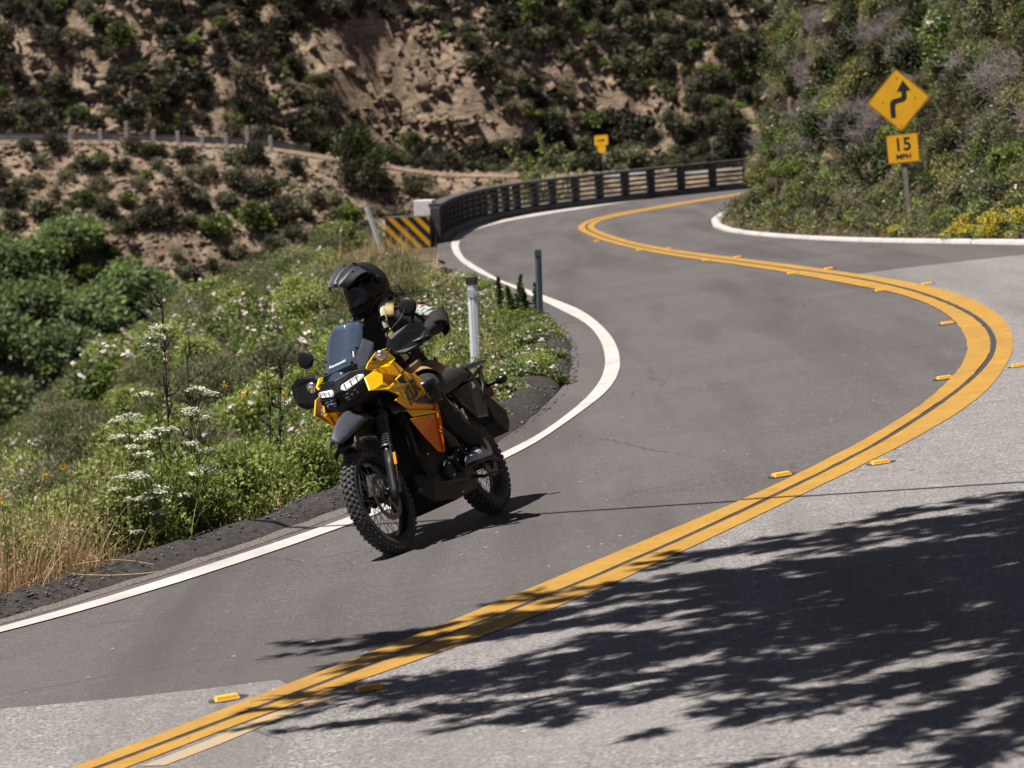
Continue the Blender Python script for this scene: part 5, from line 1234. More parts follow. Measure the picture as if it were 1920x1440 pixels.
# peak: arched plate with raised ribs, notches and vents
secs = []
nu = 41
for i, t in enumerate(np.linspace(0, 1, 14)):
    x = .035+.235*t; hw = np.interp(t, [0, .3, .6, .85, 1], [.118, .122, .112, .092, .060]); zc = .158+.014*math.sin(t*2.6)-.060*t*t; drop = np.interp(t, [0, .4, 1], [.085, .062, .040])
    row = []
    for u in np.linspace(-1, 1, nu):
        rib = .013*math.exp(-((abs(u)-.30)/.055)**2)+.009*math.exp(-((abs(u)-.66)/.06)**2)-.008*math.exp(-((abs(u)-.48)/.07)**2)*(1 if .15 < t < .75 else .3)-.010*math.exp(-(u/.13)**2)*math.exp(-((t-.25)/.22)**2)
        row.append(Vector((x-.045*abs(u)**2.2*(.4+t), u*hw, zc-drop*abs(u)**2+rib)))
    secs.append(row)
mb = MB(); mb.loft(secs, False, True, False); pk = mb.build('peak', M['peakm'], hm); pk.modifiers.new('t', 'SOLIDIFY').thickness = .005
for s in (1, -1):
    for x, u, l_ in ((.085, .30, .040), (.125, .66, .030), (.06, .12, .03)):
        q = MB(); z_ = .163-.07*u*u; q.box((x, s*u*.118, z_-.002), (l_, .012, .008), Matrix.Rotation(s*.25, 3, 'Z')); q.build('vent', M['visor'], pk, bevel=.002)
    q = MB(); q.cyl((.055, s*.119, .082), (.055, s*.130, .080), .011, 12); q.build('screw', M['darkmetal'], pk)
q = MB(); q.lathe([(0, .001), (.020, .001), (.022, 0)], (0, 0, 0), (0, 0, 1), 24); ov = q.build('badge', mat('pale_badge', (.55, .56, .58), .4), hm); ov.scale = (.62, 1.5, 1); ov.location = (.243, .0, .117); ov.rotation_euler = (0, R(33), 0)
tb = text_mesh('badge_lettering', 'BELL', .022, M['visor'], hm, (.2445, 0, .1185), rot=(R(57), 0, R(90)), sx=1.2, bold=.0005)
tb.rotation_euler = (R(33), 0, R(90))
# hair showing at the nape
r_ = np.random.default_rng(3); ps = []
for k in range(60):
    a = np.array([-.10+r_.normal()*.02, r_.normal()*.05+.02, -.09+r_.normal()*.02]); ps.append(curve_path(a, a+np.array([-.05+r_.normal()*.02, r_.normal()*.025, -.06+r_.normal()*.03]), 5, .5, r_))
v, q = tubes(ps, .004, .0015, 4); hr = link('hair', fastmesh('hair', v, q), M['hair'], hm)

LM['bankyellow'] = leafmat('yellow_olive_leaf', (.17, .17, .045), (.27, .26, .085))
M['gritstone'] = mat('dark_grit', (.045, .038, .036), .9, col2=(.16, .14, .13), scale=9)
# ------------------------------------------------------------------ nearer plants
MID = {}
for k in range(2):
    MID['dark%d' % k] = bush_meshes('bank_dark', 400+k, 3600, .8, .085, ['dark', 'olive', 'deep'], 18, .9)
    MID['olive%d' % k] = bush_meshes('bank_olive', 410+k, 3600, .8, .075, ['bankyellow', 'sage', 'olive'], 18, .9)
    MID['green%d' % k] = bush_meshes('bank_green', 420+k, 3600, .75, .085, ['green', 'deep', 'lime'], 16, .9)
    MID['brown%d' % k] = bush_meshes('bank_brown', 430+k, 2400, .75, .065, ['brown', 'olive', 'brown'], 16, .9)
    MID['sage%d' % k] = bush_meshes('bank_sage', 440+k, 4200, .75, .060, ['sage', 'sage', 'olive'], 16, .95, aspect=.35)
    MID['twig%d' % k] = twig_meshes('bank_twigs', 450+k, 260, .75, 'greytwig')
    MID['vine%d' % k] = bush_meshes('bank_vine', 460+k, 3600, .75, .075, ['deep', 'green', 'olive'], 16, .8, flowers=('pink', 34, .055))
    MID['mustard%d' % k] = bush_meshes('bank_mustard', 470+k, 1500, .5, .060, ['green', 'lime', 'sage'], 12, 1.15, flowers=('yellow', 520, .030), upright=.5)
MIDNAMES = dict(dark='dark evergreen bush', olive='olive brown bush', green='fresh green leafy bush', brown='dry brown bush', sage='grey green sage bush', twig='bare grey twiggy bush', vine='green bush dotted with pale flowers', mustard='yellow flowering mustard clump')
def putm(kind, k, x, y, s, sq=1., sink=.08, tilt=(0, 0)):
    return plant({'mustard': 'mustard_plant', 'twig': 'dry_bush', 'vine': 'flowering_bush', 'dark': 'evergreen_bush', 'sage': 'sage_bush', 'green': 'leafy_bush'}.get(kind, 'bank_bush'), MID[kind+str(k % 2)], (x, y, T(x, y)-sink*s), rng.uniform(0, 6.28), (s*rng.uniform(.9, 1.15), s*rng.uniform(.9, 1.15), s*sq), tilt)

# right-hand cut bank
r3 = np.random.default_rng(21)
XX = r3.uniform(4.2, 13.5, 9000); YY = r3.uniform(45, 88, 9000); DR = sdist(XX, YY, EDGE_R); ZZ = terrain(XX, YY); pl3 = []
kb = ['dark', 'olive', 'green', 'brown', 'sage', 'olive', 'dark', 'twig', 'vine', 'twig', 'olive', 'dark']
for x, y, d, z in zip(XX, YY, DR, ZZ):
    if d < .75 or z > 6.6: continue
    u = (x/y); 
    if u > .165 and (u > .21 or r3.random() < .6) or y > 84: continue
    s = float(np.clip(r3.lognormal(-.28, .28), .38, 1.05)); s = min(s, .35+d*.45)
    if any((x-a)**2+(y-b)**2+(z-c)**2 < (.35*(s+q))**2 for a, b, c, q in pl3): continue
    if math.hypot(x-6.42, y-55.1) < .5+.3*s: continue
    pl3.append((x, y, z, s)); k = kb[r3.integers(0, 12)]
    if d < 1.6 and z < 1.6: k = ['green', 'vine', 'dark', 'olive', 'sage'][r3.integers(0, 5)]
    if (5.9 < x < 6.35 and 44 < y < 54): s *= .8
    if x < 6.4 and s > .6: s *= .8
    o = putm(k, int(r3.integers(0, 2)), float(x), float(y), s, 1., .12)
    hgt = 'low on the bank' if z < 1.7 else ('halfway up the bank' if z < 3.2 else 'high on the bank')
    side = 'left of the diamond sign' if x/y < .108 else ('behind the diamond sign' if x/y < .122 else 'right of the diamond sign')
    tag(o, MIDNAMES[k]+' '+hgt+', '+side, 'bush', MIDNAMES[k]+' group on the right bank')
    if len(pl3) > 500: break
for j, (x, y, s) in enumerate([(6.42, 49.3, .62), (6.75, 48.2, .66), (6.95, 46.9, .75), (7.2, 46.3, .85), (5.15, 74.5, .5), (6.62, 50.2, .55), (6.9, 49.0, .6), (6.08, 54.0, .45), (6.62, 47.6, .6), (6.85, 47.9, .55), (7.05, 45.6, .7), (6.55, 48.8, .5), (7.3, 47.2, .8)]):
    o = putm('mustard', j, x, y, s); tag(o, 'yellow flowering mustard clump by the right kerb, '+['left of three below the sign', 'middle of the clumps below the sign', 'near the right picture edge', 'largest, at the right picture edge', 'alone at the tip of the far bend', 'small, just under the speed plate', 'behind the larger clumps', 'beside the sign post', 'low, along the kerb edge', 'second from the right edge', 'lowest at the right picture edge', 'small, along the kerb below the sign', 'upper one at the right edge'][j], 'flowering plant', 'yellow mustard along the right kerb')

XX = r3.uniform(5, 12, 900); YY = r3.uniform(50, 84, 900); DR = sdist(XX, YY, EDGE_R); ZZ = terrain(XX, YY); nr_ = 0
for x, y, d_, z in zip(XX, YY, DR, ZZ):
    if d_ < .8 or x/y > .16 or z > 6.4 or z < 1.0 or (x/y > .115 and r3.random() < .75) or nr_ > 24: continue
    nr_ += 1; s = r3.uniform(.15, .38); o = link('rock', RM[nr_ % 5], None); o.location = (x-.12, y-.15, z+.12*s); o.scale = (s, s*.8, s*1.2); o.rotation_euler = (r3.normal()*.4, r3.normal()*.4, r3.uniform(0, 6.28)); tag(o, 'grey brown rock jutting between bushes of the right bank', 'rock', 'rocks on the right bank')
# the left verge: bushes along the berm, vines with pale flowers, sage behind
NEAR = {}
for k in range(3):
    NEAR['leafy%d' % k] = bush_meshes('verge_leafy', 500+k, 7600, .55, .036, ['green', 'lime', 'lime', 'green'], 26, .95, aspect=.6, upright=.2, stems=18, stemmat='greenstalk')
    NEAR['vine%d' % k] = bush_meshes('verge_vine', 510+k, 6200, .60, .045, ['deep', 'green', 'green'], 24, .70, aspect=.7, flowers=('pink', 64, .050), stems=14)
    NEAR['sage%d' % k] = bush_meshes('verge_sage', 520+k, 6500, .65, .045, ['sage', 'sage', 'olive', 'green'], 24, .85, aspect=.3, upright=.5)
    NEAR['bright%d' % k] = bush_meshes('verge_bright', 530+k, 5000, .65, .055, ['green', 'lime', 'lime'], 20, .9, aspect=.5, flowers=('pink', 14, .05))
    NEAR['dry%d' % k] = twig_meshes('verge_twigs', 540+k, 300, .6, 'greytwig')
NN = dict(leafy='leafy light green bush', vine='dark vine bush with pale pink flowers', sage='feathery grey green sage bush', bright='yellow green bush', dry='dry grey twiggy bush')
def putn(kind, k, x, y, s, sq=1., sink=.08):
    return plant({'vine': 'flowering_vine', 'dry': 'dry_bush'}.get(kind, 'verge_bush'), NEAR[kind+str(k % 3)], (x, y, T(x, y)-sink*s), rng.uniform(0, 6.28), (s*rng.uniform(.9, 1.15), s*rng.uniform(.9, 1.15), s*sq))
XX = r3.uniform(-16, 1.2, 26000); YY = 13+(r3.random(26000)**1.3)*72; DL = sdist(XX, YY, EDGE_L); pl4 = []; FRONT = []
for x, y, d in zip(XX, YY, DL):
    if d < .85 or d > 9.5 or x/y < -.175: continue
    if y < 22.3 and d < 1.9: continue      # dry grass grows here
    if 66 < y < 79 and d < 2.6: continue                # bare ground round the striped block
    s = float(np.clip(r3.lognormal(-.10 if d > 2.4 else -.25, .22), .55, 1.5))*(1.0 if d < 3 else 1.25)
    if d < (.95+.42*s if y < 27 else .80+.30*s): continue
    g = .40 if d < 4 else .46
    if any((x-a)**2+(y-b)**2 < (g*(s+q))**2 for a, b, q in pl4): continue
    pl4.append((x, y, s))
    if y < 27: kk = ['leafy', 'leafy', 'leafy', 'bright', 'sage'][r3.integers(0, 5)] if d < 3.0 else ['bright', 'sage', 'leafy', 'sage', 'dry'][r3.integers(0, 5)]
    elif y < 48: kk = ['vine', 'vine', 'vine', 'leafy'][r3.integers(0, 4)] if d < 3.4 else ['vine', 'sage', 'bright', 'sage', 'dry', 'vine'][r3.integers(0, 6)]
    else: kk = ['vine', 'sage', 'vine', 'bright', 'sage'][r3.integers(0, 5)]
    o = putn(kk, int(r3.integers(0, 3)), float(x), float(y), s*(.85 if d < 2 else 1), 1.)
    zone = ('left of the motorcycle' if y < 26 else ('behind the rider' if y < 36 else ('round the grey guide post' if y < 50 else 'before the striped block')))
    row = 'along the berm' if d < 2.4 else ('mid verge' if d < 4.6 else 'at the ravine edge')
    tag(o, NN[kk]+' '+row+' '+zone, 'bush', NN[kk]+' group on the left verge')
    if d < 2.4 and y < 27.5: FRONT.append((y, o, NN[kk]))
    if len(pl4) > 420: break
ORD = ['nearest', 'second', 'third', 'fourth', 'fifth', 'sixth', 'seventh', 'eighth', 'ninth', 'tenth', 'eleventh', 'twelfth', 'thirteenth', 'fourteenth', 'fifteenth', 'sixteenth', 'seventeenth', 'eighteenth', 'nineteenth', 'twentieth']
for i_, (y, o, nm_) in enumerate(sorted(FRONT, key=lambda q: abs(q[0]-24.5))):
    if i_ < 20: o['label'] = nm_+' along the berm, '+ORD[i_]+(' to' if i_ == 0 else ' closest to')+' the front wheel'

ln_ = smooth_line([p for p in EDGE_L if 27.5 < p[1] < 62], 46, 0); tn = np.gradient(ln_, axis=0); tn /= np.linalg.norm(tn, axis=1)[:, None]
for j in range(1, 45):
    dd = r3.uniform(.52, .82); x, y = ln_[j, 0]-tn[j, 1]*dd, ln_[j, 1]+tn[j, 0]*dd; s = r3.uniform(.42, .72)
    if r3.random() < .18 and y < 40: continue
    o = plant('flowering_vine', NEAR[('vine' if r3.random() < .7 else 'leafy')+str(int(r3.integers(0, 3)))], (x, y, float(zroad(x, y))-.06), rng.uniform(0, 6.28), (s, s, s*.8)); tag(o, 'low vine spilling over the black berm inside the bend', 'vine', 'low vines spilling over the berm')
n_ = 2600; P0 = []
for q_ in range(n_*4):
    if len(P0) >= n_: break
    x = r3.uniform(-9, 1.0); y = 19+r3.random()**1.4*55; P0.append((x, y))
P0 = np.array(P0); dl_ = sdist(P0[:, 0], P0[:, 1], EDGE_L); P0 = P0[(dl_ > 1.0) & (dl_ < 7) & (P0[:, 0]/P0[:, 1] > -.17)]; zz_ = terrain(P0[:, 0], P0[:, 1])
C = np.repeat(np.column_stack([P0, zz_]), 60, 0); sz = np.repeat(r3.uniform(.15, .38, len(P0)), 60)[:, None]; d_ = unit(r3.normal(size=C.shape)+np.array([0, 0, .8])); P = C+d_*sz*r3.random((len(C), 1))**.5
v, q = leaves(P, d_+r3.normal(size=P.shape)*.6, r3.normal(size=P.shape)+np.array([0, 0, .7]), .05*r3.uniform(.5, 1.4, len(P)), .022)
tag(link('verge_undergrowth', fastmesh('verge_undergrowth', v, q, mi=np.repeat(r3.integers(0, 5, len(P0)), 60)), [LM['green'], LM['sage'], LM['brown'], LM['lime'], LM['olive']]), kind='stuff')
n_ = 7000; X0 = r3.uniform(4.4, 15.5, n_); Y0 = r3.uniform(45, 84, n_); dr_ = sdist(X0, Y0, EDGE_R); z0_ = terrain(X0, Y0); kp = (dr_ > .45) & (z0_ < 6.8) & (X0/Y0 < .23); X0, Y0, z0_ = X0[kp], Y0[kp], z0_[kp]
C = np.repeat(np.stack([X0, Y0, z0_], 1), 44, 0); sz = np.repeat(r3.uniform(.15, .42, len(X0)), 44)[:, None]; d_ = unit(r3.normal(size=C.shape)+np.array([-.3, -.3, .5])); P = C+d_*sz*r3.random((len(C), 1))**.5
v, q = leaves(P, d_+r3.normal(size=P.shape)*.6, r3.normal(size=P.shape)+np.array([0, 0, .7]), .085*r3.uniform(.5, 1.4, len(P)), .032)
tag(link('bank_brush', fastmesh('bank_brush', v, q, mi=np.repeat(r3.integers(0, 6, len(X0)), 44)), [LM['sage'], LM['brown'], LM['dark'], LM['sage'], LM['bankyellow'], LM['green']]), kind='stuff')
l_ = smooth_line([p for p in EDGE_L if 15 < p[1] < 60], 500, 0); t_ = np.gradient(l_, axis=0); t_ /= np.linalg.norm(t_, axis=1)[:, None]; i_ = r3.integers(0, 500, 3600); o_ = r3.normal(.52, .18, 3600).clip(.28, 1.2)
X0 = l_[i_, 0]-t_[i_, 1]*o_; Y0 = l_[i_, 1]+t_[i_, 0]*o_; hb_ = np.interp(o_, [.3, .42, .6, .8, 1.0], [.0, .04, .09, .08, -.02])
scree('berm_grit', np.stack([X0, Y0, zroad(X0, Y0)+hb_], 1), .005, .020, M['gritstone'], 33, .2)

LEAFORD = ['nearest the left straw grass', 'second from the straw grass', 'third from the straw grass', 'fourth from the straw grass', 'midway between straw grass and front wheel', 'fifth left of the front wheel', 'fourth left of the front wheel', 'third left of the front wheel', 'second left of the front wheel', 'right at the front wheel', 'half hidden by the front wheel']
lf_ = smooth_line([p for p in EDGE_L if 20 < p[1] < 28.5], 200, 0); tf_ = np.gradient(lf_, axis=0); tf_ /= np.linalg.norm(tf_, axis=1)[:, None]
for j, y in enumerate(np.linspace(21.7, 26.6, 11)):
    i_ = int(np.argmin(abs(lf_[:, 1]-y))); dd = 1.28+.22*(j % 2)+r3.uniform(-.05, .08); x_, y_ = lf_[i_, 0]-tf_[i_, 1]*dd, lf_[i_, 1]+tf_[i_, 0]*dd; s = r3.uniform(.85, 1.1)
    o = plant('verge_bush', NEAR['leafy'+str(j % 3)], (x_, y_, T(x_, y_)-.05), rng.uniform(0, 6.28), (s, s, s*1.05)); tag(o, 'bushy yellow green plant by the berm, '+LEAFORD[j], 'bush', 'bushy plants along the berm left of the motorcycle')

# dry and green grass on the near verge: nobody could count it
def grass(name, n, pick, h0, h1, mats, seed, lean=.35, w=.006, heads=0.):
    r = np.random.default_rng(seed); pts = pick(r, n); n = len(pts); zz = terrain(pts[:, 0], pts[:, 1])-.02
    a = r.uniform(0, 2*np.pi, n); h = r.uniform(h0, h1, n); l = np.abs(r.normal(size=n))*lean*h; dx = np.cos(a)*l; dy = np.sin(a)*l
    sx, sy = -np.sin(a+r.normal(size=n)), np.cos(a+r.normal(size=n)); K = 5; V = np.zeros((n, K*2, 3)); ww = w*r.uniform(.6, 1.4, n)
    for k in range(K):
        t = k/(K-1); c = np.column_stack([pts[:, 0]+dx*t**2, pts[:, 1]+dy*t**2, zz+h*(t-.18*t*t*(l/h))]); wk = (ww*(1-t*.92))[:, None]*np.column_stack([sx, sy, np.zeros(n)])
        V[:, 2*k] = c-wk; V[:, 2*k+1] = c+wk
    b = (np.arange(n)*K*2)[:, None]; q = np.concatenate([np.stack([b[:, 0]+2*k, b[:, 0]+2*k+1, b[:, 0]+2*k+3, b[:, 0]+2*k+2], 1) for k in range(K-1)])
    mi = np.tile(r.integers(0, len(mats), n), K-1); V = V.reshape(-1, 3)
    if heads:   # hanging oat spikelets near the tips
        m = int(n*heads); P = []; 
        idx = r.choice(n, m, replace=False)
        for k in range(7):
            t = .72+.05*k; P.append(np.column_stack([pts[idx, 0]+dx[idx]*t**2, pts[idx, 1]+dy[idx]*t**2, zz[idx]+h[idx]*(t-.18*t*t*(l/h)[idx])])+r.normal(size=(m, 3))*np.array([.018, .018, .006]))
        P = np.concatenate(P); v2, q2 = leaves(P, r.normal(size=P.shape)*.6+np.array([0, 0, -1.]), r.normal(size=P.shape), .026*r.uniform(.7, 1.3, len(P)), .008)
        q = np.concatenate([q, q2+len(V)]); mi = np.concatenate([mi, np.zeros(len(q2), int)]); V = np.concatenate([V, v2])
    me = fastmesh(name, V, q, mi=mi); o = link(name, me, [LM[m] for m in mats]); return tag(o, kind='stuff')
EN = [(x, y) for x, y in EDGE_L if y < 40]
def along(d0, d1, y0, y1, clump=0.):
    def f(r, n):
        l = smooth_line([p for p in EDGE_L if p[1] > 5 and p[1] < 75], 400, 1); t = np.gradient(l, axis=0); t /= np.linalg.norm(t, axis=1)[:, None]; nn = np.stack([-t[:, 1], t[:, 0]], 1)
        ok = np.where((l[:, 1] > y0) & (l[:, 1] < y1))[0]; i = r.choice(ok, n); d = r.uniform(d0, d1, n)
        p = l[i]+nn[i]*d[:, None]+r.normal(size=(n, 2))*.08
        if clump:
            c = fbm(p[:, 0]*1.3, p[:, 1]*1.3, 123); p = p[c > clump*r.random(len(p))-.1]
        return p
    return f
grass('dry_grass', 8600, along(.85, 2.4, 19.3, 22.0), .22, .68, ['straw', 'straw', 'redstraw'], 1, .42, .0045, .35)
grass('dry_grass', 4200, along(.72, 1.4, 19.3, 22.0), .12, .45, ['straw', 'redstraw'], 2, .8, .004)
grass('tall_oats', 1100, along(1.0, 3.2, 19.3, 23.0), .6, 1.1, ['straw', 'grassgreen'], 3, .30, .0032, .8)
grass('green_grass', 1500, along(1.1, 3.2, 19.5, 27), .25, .65, ['grassgreen', 'lime', 'straw'], 4, .35, .0045)
grass('red_grass', 1500, along(.85, 1.4, 21.8, 26.5, .5), .08, .30, ['redstraw', 'straw'], 5, .5, .004)
grass('dry_grass', 900, along(1.0, 2.2, 24, 48), .25, .60, ['straw', 'grassgreen'], 6, .35, .0045, .3)
grass('dry_grass', 1500, along(.8, 3.2, 50, 73), .25, .8, ['straw', 'grassgreen', 'redstraw'], 7, .35, .007, .2)
def foot(r, n):
    l = smooth_line(kerb, 200, 0); i = r.integers(0, 200, n); p = l[i]+np.column_stack([r.uniform(.25, .95, n)*.8, r.uniform(.15, .9, n)*.6]); return p[sdist(p[:, 0], p[:, 1], EDGE_R) > .22]
grass('kerb_grass', 2600, foot, .05, .24, ['redstraw', 'redstraw', 'sage', 'brown'], 8, .6, .007)
# low leafy plants spilling over the berm
for j, (x, y, s, lab) in enumerate([(-3.05, 21.55, .30, 'over the berm near the left picture edge'), (-2.62, 22.05, .24, 'beside the fallen stalks on the berm'), (-1.98, 23.55, .16, 'alone on the berm by the white line'), (-.95, 26.3, .32, 'spilling on the berm just left of the front wheel')]):
    o = putn('leafy', j, x, y, s, .8); tag(o, 'small leafy plant '+lab, 'plant')
# fallen stalks on the berm
for j, (a, b_) in enumerate([((-2.9, 22.05, .12), (-2.35, 22.2, .10)), ((-2.85, 21.85, .10), (-2.28, 21.95, .08))]):
    za = float(zroad(a[0], a[1])); v, q = tubes([curve_path((a[0], a[1], za+a[2]), (b_[0], b_[1], za+b_[2]), 6, .1)], .005, .0035, 6); o = link('fallen_stalk', fastmesh('fallen_stalk', v, q, smooth=True), LM['straw'])
    tag(o, ['dry fallen stalk on the berm, the upper of two', 'dry fallen stalk on the berm, the lower of two'][j], 'stalk')

# umbel plants: white lace flowers on branching stems
def umbel_plant(seed, h, n, rad=.075):
    r = np.random.default_rng(seed); stems = [curve_path((0, 0, -.2), (r.normal()*.04, r.normal()*.04, h*.72), 7, .06, r)]; heads = []; st = stems[0]
    for k in range(n):
        s = st[r.integers(2, 7)]; a = r.uniform(0, 6.28); L = r.uniform(.15, .36)*h*.5; e = s+np.array([np.cos(a)*L*.62, np.sin(a)*L*.62, L*.85]); stems.append(curve_path(s, e, 5, .18, r)); heads.append(e)
    heads.append(st[-1]+np.array([0, 0, .12*h])); stems.append(curve_path(st[-1], heads[-1], 3, .05, r))
    V, Q = tubes(stems, .007, .003, 5); parts = []; me = fastmesh('umbel_stem', V, Q); me.materials.append(LM['greenstalk']); parts.append(('stem', me))
    P = []; U = []
    for e in heads:
        rr = rad*r.uniform(.7, 1.25); m = 46
        for _ in range(m):
            a = r.uniform(0, 6.28); q = rr*np.sqrt(r.random()); c = e+np.array([np.cos(a)*q, np.sin(a)*q, .030-.25*q*q/rr+r.normal()*.004]); P.append(c)
        for _ in range(12):
            a = r.uniform(0, 6.28); q = rr*.85; U.append(curve_path(e-np.array([0, 0, .02]), e+np.array([np.cos(a)*q, np.sin(a)*q, .022]), 3, .1, r))
    P = np.array(P); vv = []; qq = []; b0 = 0
    for k in range(2):
        v, q = leaves(P, r.normal(size=P.shape)*np.array([1, 1, .25]), np.tile([0, 0, 1.], (len(P), 1))+r.normal(size=P.shape)*.3, .024, .019); qq.append(q+b0); vv.append(v); b0 += len(v)
    me = fastmesh('umbel_florets', np.concatenate(vv), np.concatenate(qq)); me.materials.append(LM['white']); parts.append(('florets', me))
    v, q = tubes(U, .0022, .0015, 3); me = fastmesh('umbel_rays', v, q); me.materials.append(LM['greenstalk']); parts.append(('rays', me))
    n2 = 240; i = r.integers(0, len(st)-1, n2); LP = st[i]+r.normal(size=(n2, 3))*np.array([.09, .09, .10]); v, q = leaves(LP, r.normal(size=(n2, 3))+np.array([0, 0, .4]), r.normal(size=(n2, 3))+np.array([0, 0, 1]), .06*r.uniform(.5, 1.2, n2), .02)
    me = fastmesh('umbel_leaves', v, q); me.materials.append(LM['green']); parts.append(('leaves', me)); return parts
UM = [umbel_plant(600, 1.72, 9), umbel_plant(601, 1.35, 11), umbel_plant(602, 1.0, 7)]
for j, (k, x, y, s, lab) in enumerate([(0, -2.45, 23.5, 1.05, 'tallest, beside the dark dead stalks'), (1, -2.58, 23.1, .9, 'middle height, in front of the tallest'), (1, -2.18, 23.9, .95, 'right of the tallest, against the dark stalks'), (2, -2.45, 22.9, .9, 'lowest, amid the leafy bush')]):
    o = plant('umbel_flower', UM[k], (x, y, T(x, y)), rng.uniform(0, 6.28), (s, s, s)); tag(o, 'white lacy umbel flower on the left verge, '+lab, 'flower', 'white umbel flowers on the left verge')
# dark dead stalks
def dead_stalk(seed, h):
    r = np.random.default_rng(seed); m = curve_path((0, 0, -.2), (r.normal()*.05, r.normal()*.05, h), 14, .05, r); ps = [m]; P = []
    for k in range(22):
        s = m[r.integers(5, 13)]; e = s+np.array([r.normal()*.05, r.normal()*.05, r.uniform(.04, .16)]); ps.append(curve_path(s, e, 3, .2, r)); P += [e, (s+e)/2]
    v, q = tubes(ps, .008, .003, 5); me = fastmesh('dead_stalk', v, q); me.materials.append(LM['darkstalk']); P = np.repeat(np.array(P), 3, 0)+r.normal(size=(len(P)*3, 3))*.012
    v, q = leaves(P, r.normal(size=P.shape), r.normal(size=P.shape), .026, .016); m2 = fastmesh('seed_heads', v, q); m2.materials.append(LM['darkstalk']); return [('stem', me), ('seed_heads', m2)]
DS = [dead_stalk(610, 1.75), dead_stalk(611, 1.35), dead_stalk(612, 1.2)]
for j, (k, x, y, s, lab) in enumerate([(0, -2.55, 25.4, 1.1, 'tallest, behind the white umbels'), (1, -2.42, 25.0, 1.1, 'right beside the tallest one'), (2, -2.28, 24.8, .9, 'third from the left, shorter'), (1, -1.95, 26.6, .95, 'between the umbels and the mirror'), (2, -1.72, 25.7, 1.0, 'nearest the hand guard')]):
    o = plant('dead_stalk', DS[k], (x, y, T(x, y)), rng.uniform(0, 6.28), (s, s, s)); tag(o, 'dark dead flower stalk on the left verge, '+lab, 'plant', 'dark dead stalks on the left verge')
# dark green flower spikes beside the slate post, and orange blooms
def spikes(seed, n, h):  # tapering flower spikes
    r = np.random.default_rng(seed); P = []; D = []; ps = []
    for k in range(n):
        b0 = np.array([(k/(n-1)-.5)*.42+r.normal()*.03, r.normal()*.08, 0]); e = b0+np.array([r.normal()*.09-.04, r.normal()*.07, h*r.uniform(.55, 1.1)]); p = curve_path(b0, e, 6, .05, r); ps.append(p)
        for j in range(230):
            t = r.uniform(.1, 1)**.8; c = b0+(e-b0)*t+r.normal(size=3)*.02*(1.2-t); a = r.uniform(0, 6.28); P.append(c); D.append((np.cos(a)*(1.15-t), np.sin(a)*(1.15-t), .55))
    v, q = tubes(ps, .012, .006, 5); a = fastmesh('spike_stem', v, q); a.materials.append(LM['deep']); v, q = leaves(np.array(P), np.array(D), r.normal(size=(len(P), 3)), .055, .024); b = fastmesh('spike_leaves', v, q); b.materials.append(LM['deep']); return [('stem', a), ('leaves', b)]
o = plant('spike_plant', spikes(620, 5, .48), (.10, 42.0, T(.10, 42.0)+.22)); tag(o, 'clump of dark green upright flower spikes beside the slate guide post', 'plant')
mb = []
for j, (x, y, z) in enumerate([(-2.02, 24.35, .83), (-1.87, 24.1, .78), (-2.9, 22.2, .50), (-3.0, 22.0, .47), (-1.62, 24.6, .74), (-3.2, 21.5, .36), (-1.2, 25.2, .70)]):
    r = np.random.default_rng(700+j); P = np.array([[x, y, z]])+r.normal(size=(16, 3))*.009; v, q = leaves(P, r.normal(size=P.shape), r.normal(size=P.shape)+np.array([0, -.6, .5]), .018, .014)
    f = empty('orange_flower', (x, y, z-.35)); v = v-np.array([x, y, z-.35]); a = fastmesh('bloom', v, q); a.materials.append(LM['orange']); ob = link('bloom', a, None, f)
    v, q = tubes([curve_path((0, 0, -.3), (0, 0, .35), 5, .03, r)], .004, .003, 4); a = fastmesh('stem', v, q); a.materials.append(LM['greenstalk']); link('stem', a, None, f)
    tag(f, 'small orange bloom in the leafy verge, '+['left of a close pair below the dead stalks', 'right of a close pair below the dead stalks', 'upper one above the dry grass', 'lower one above the dry grass', 'below the hand guard', 'in the grass near the left edge', 'right of the hand guard stalk'][j], 'flower', 'orange blooms on the left verge')

# bare rock slabs and a boulder by the leaning post
for j, (x, y, s, lab) in enumerate([(-1.75, 66.5, .55, 'grey brown boulder on the bare ground below the leaning post'), (-3.0, 71.5, .45, 'pale flat rock left of the leaning post'), (-1.35, 63.5, .40, 'low brown rock above the pale flowers')]):
    o = link('rock', RM[j], None); o.location = (x, y, T(x, y)+.02); o.scale = (s*1.3, s, s*.5); o.rotation_euler = (0, 0, j*1.1); tag(o, lab, 'rock')

# ------------------------------------------------------------------ the tree whose shade falls across the foreground, and the overhead cable
def shade_point(x, y, h):   # where something h above the road must hang to throw its shadow at (x, y)
    return Vector((x+SUN.x/SUN.z*h, y+SUN.y/SUN.z*h, float(zroad(x, y))+h))
tree = empty('pine_tree', (8.2, 17.6, T(8.2, 17.6)-.2)); tag(tree, 'dark pine standing on the right bank, its boughs shading the foreground road', 'tree')
b = MB(); top = Vector((6.2, 14.8, 9.8)); b0 = Vector((8.2, 17.6, tree.location.z))
tp = [b0, Vector((8.1, 17.4, 3)), Vector((7.6, 16.6, 6)), Vector((6.8, 15.6, 8.4)), top]
b.tube([p-b0 for p in tp], [.32, .26, .20, .14, .06], 12); b.build('trunk', M['timber'], tree)
rt = np.random.default_rng(77)
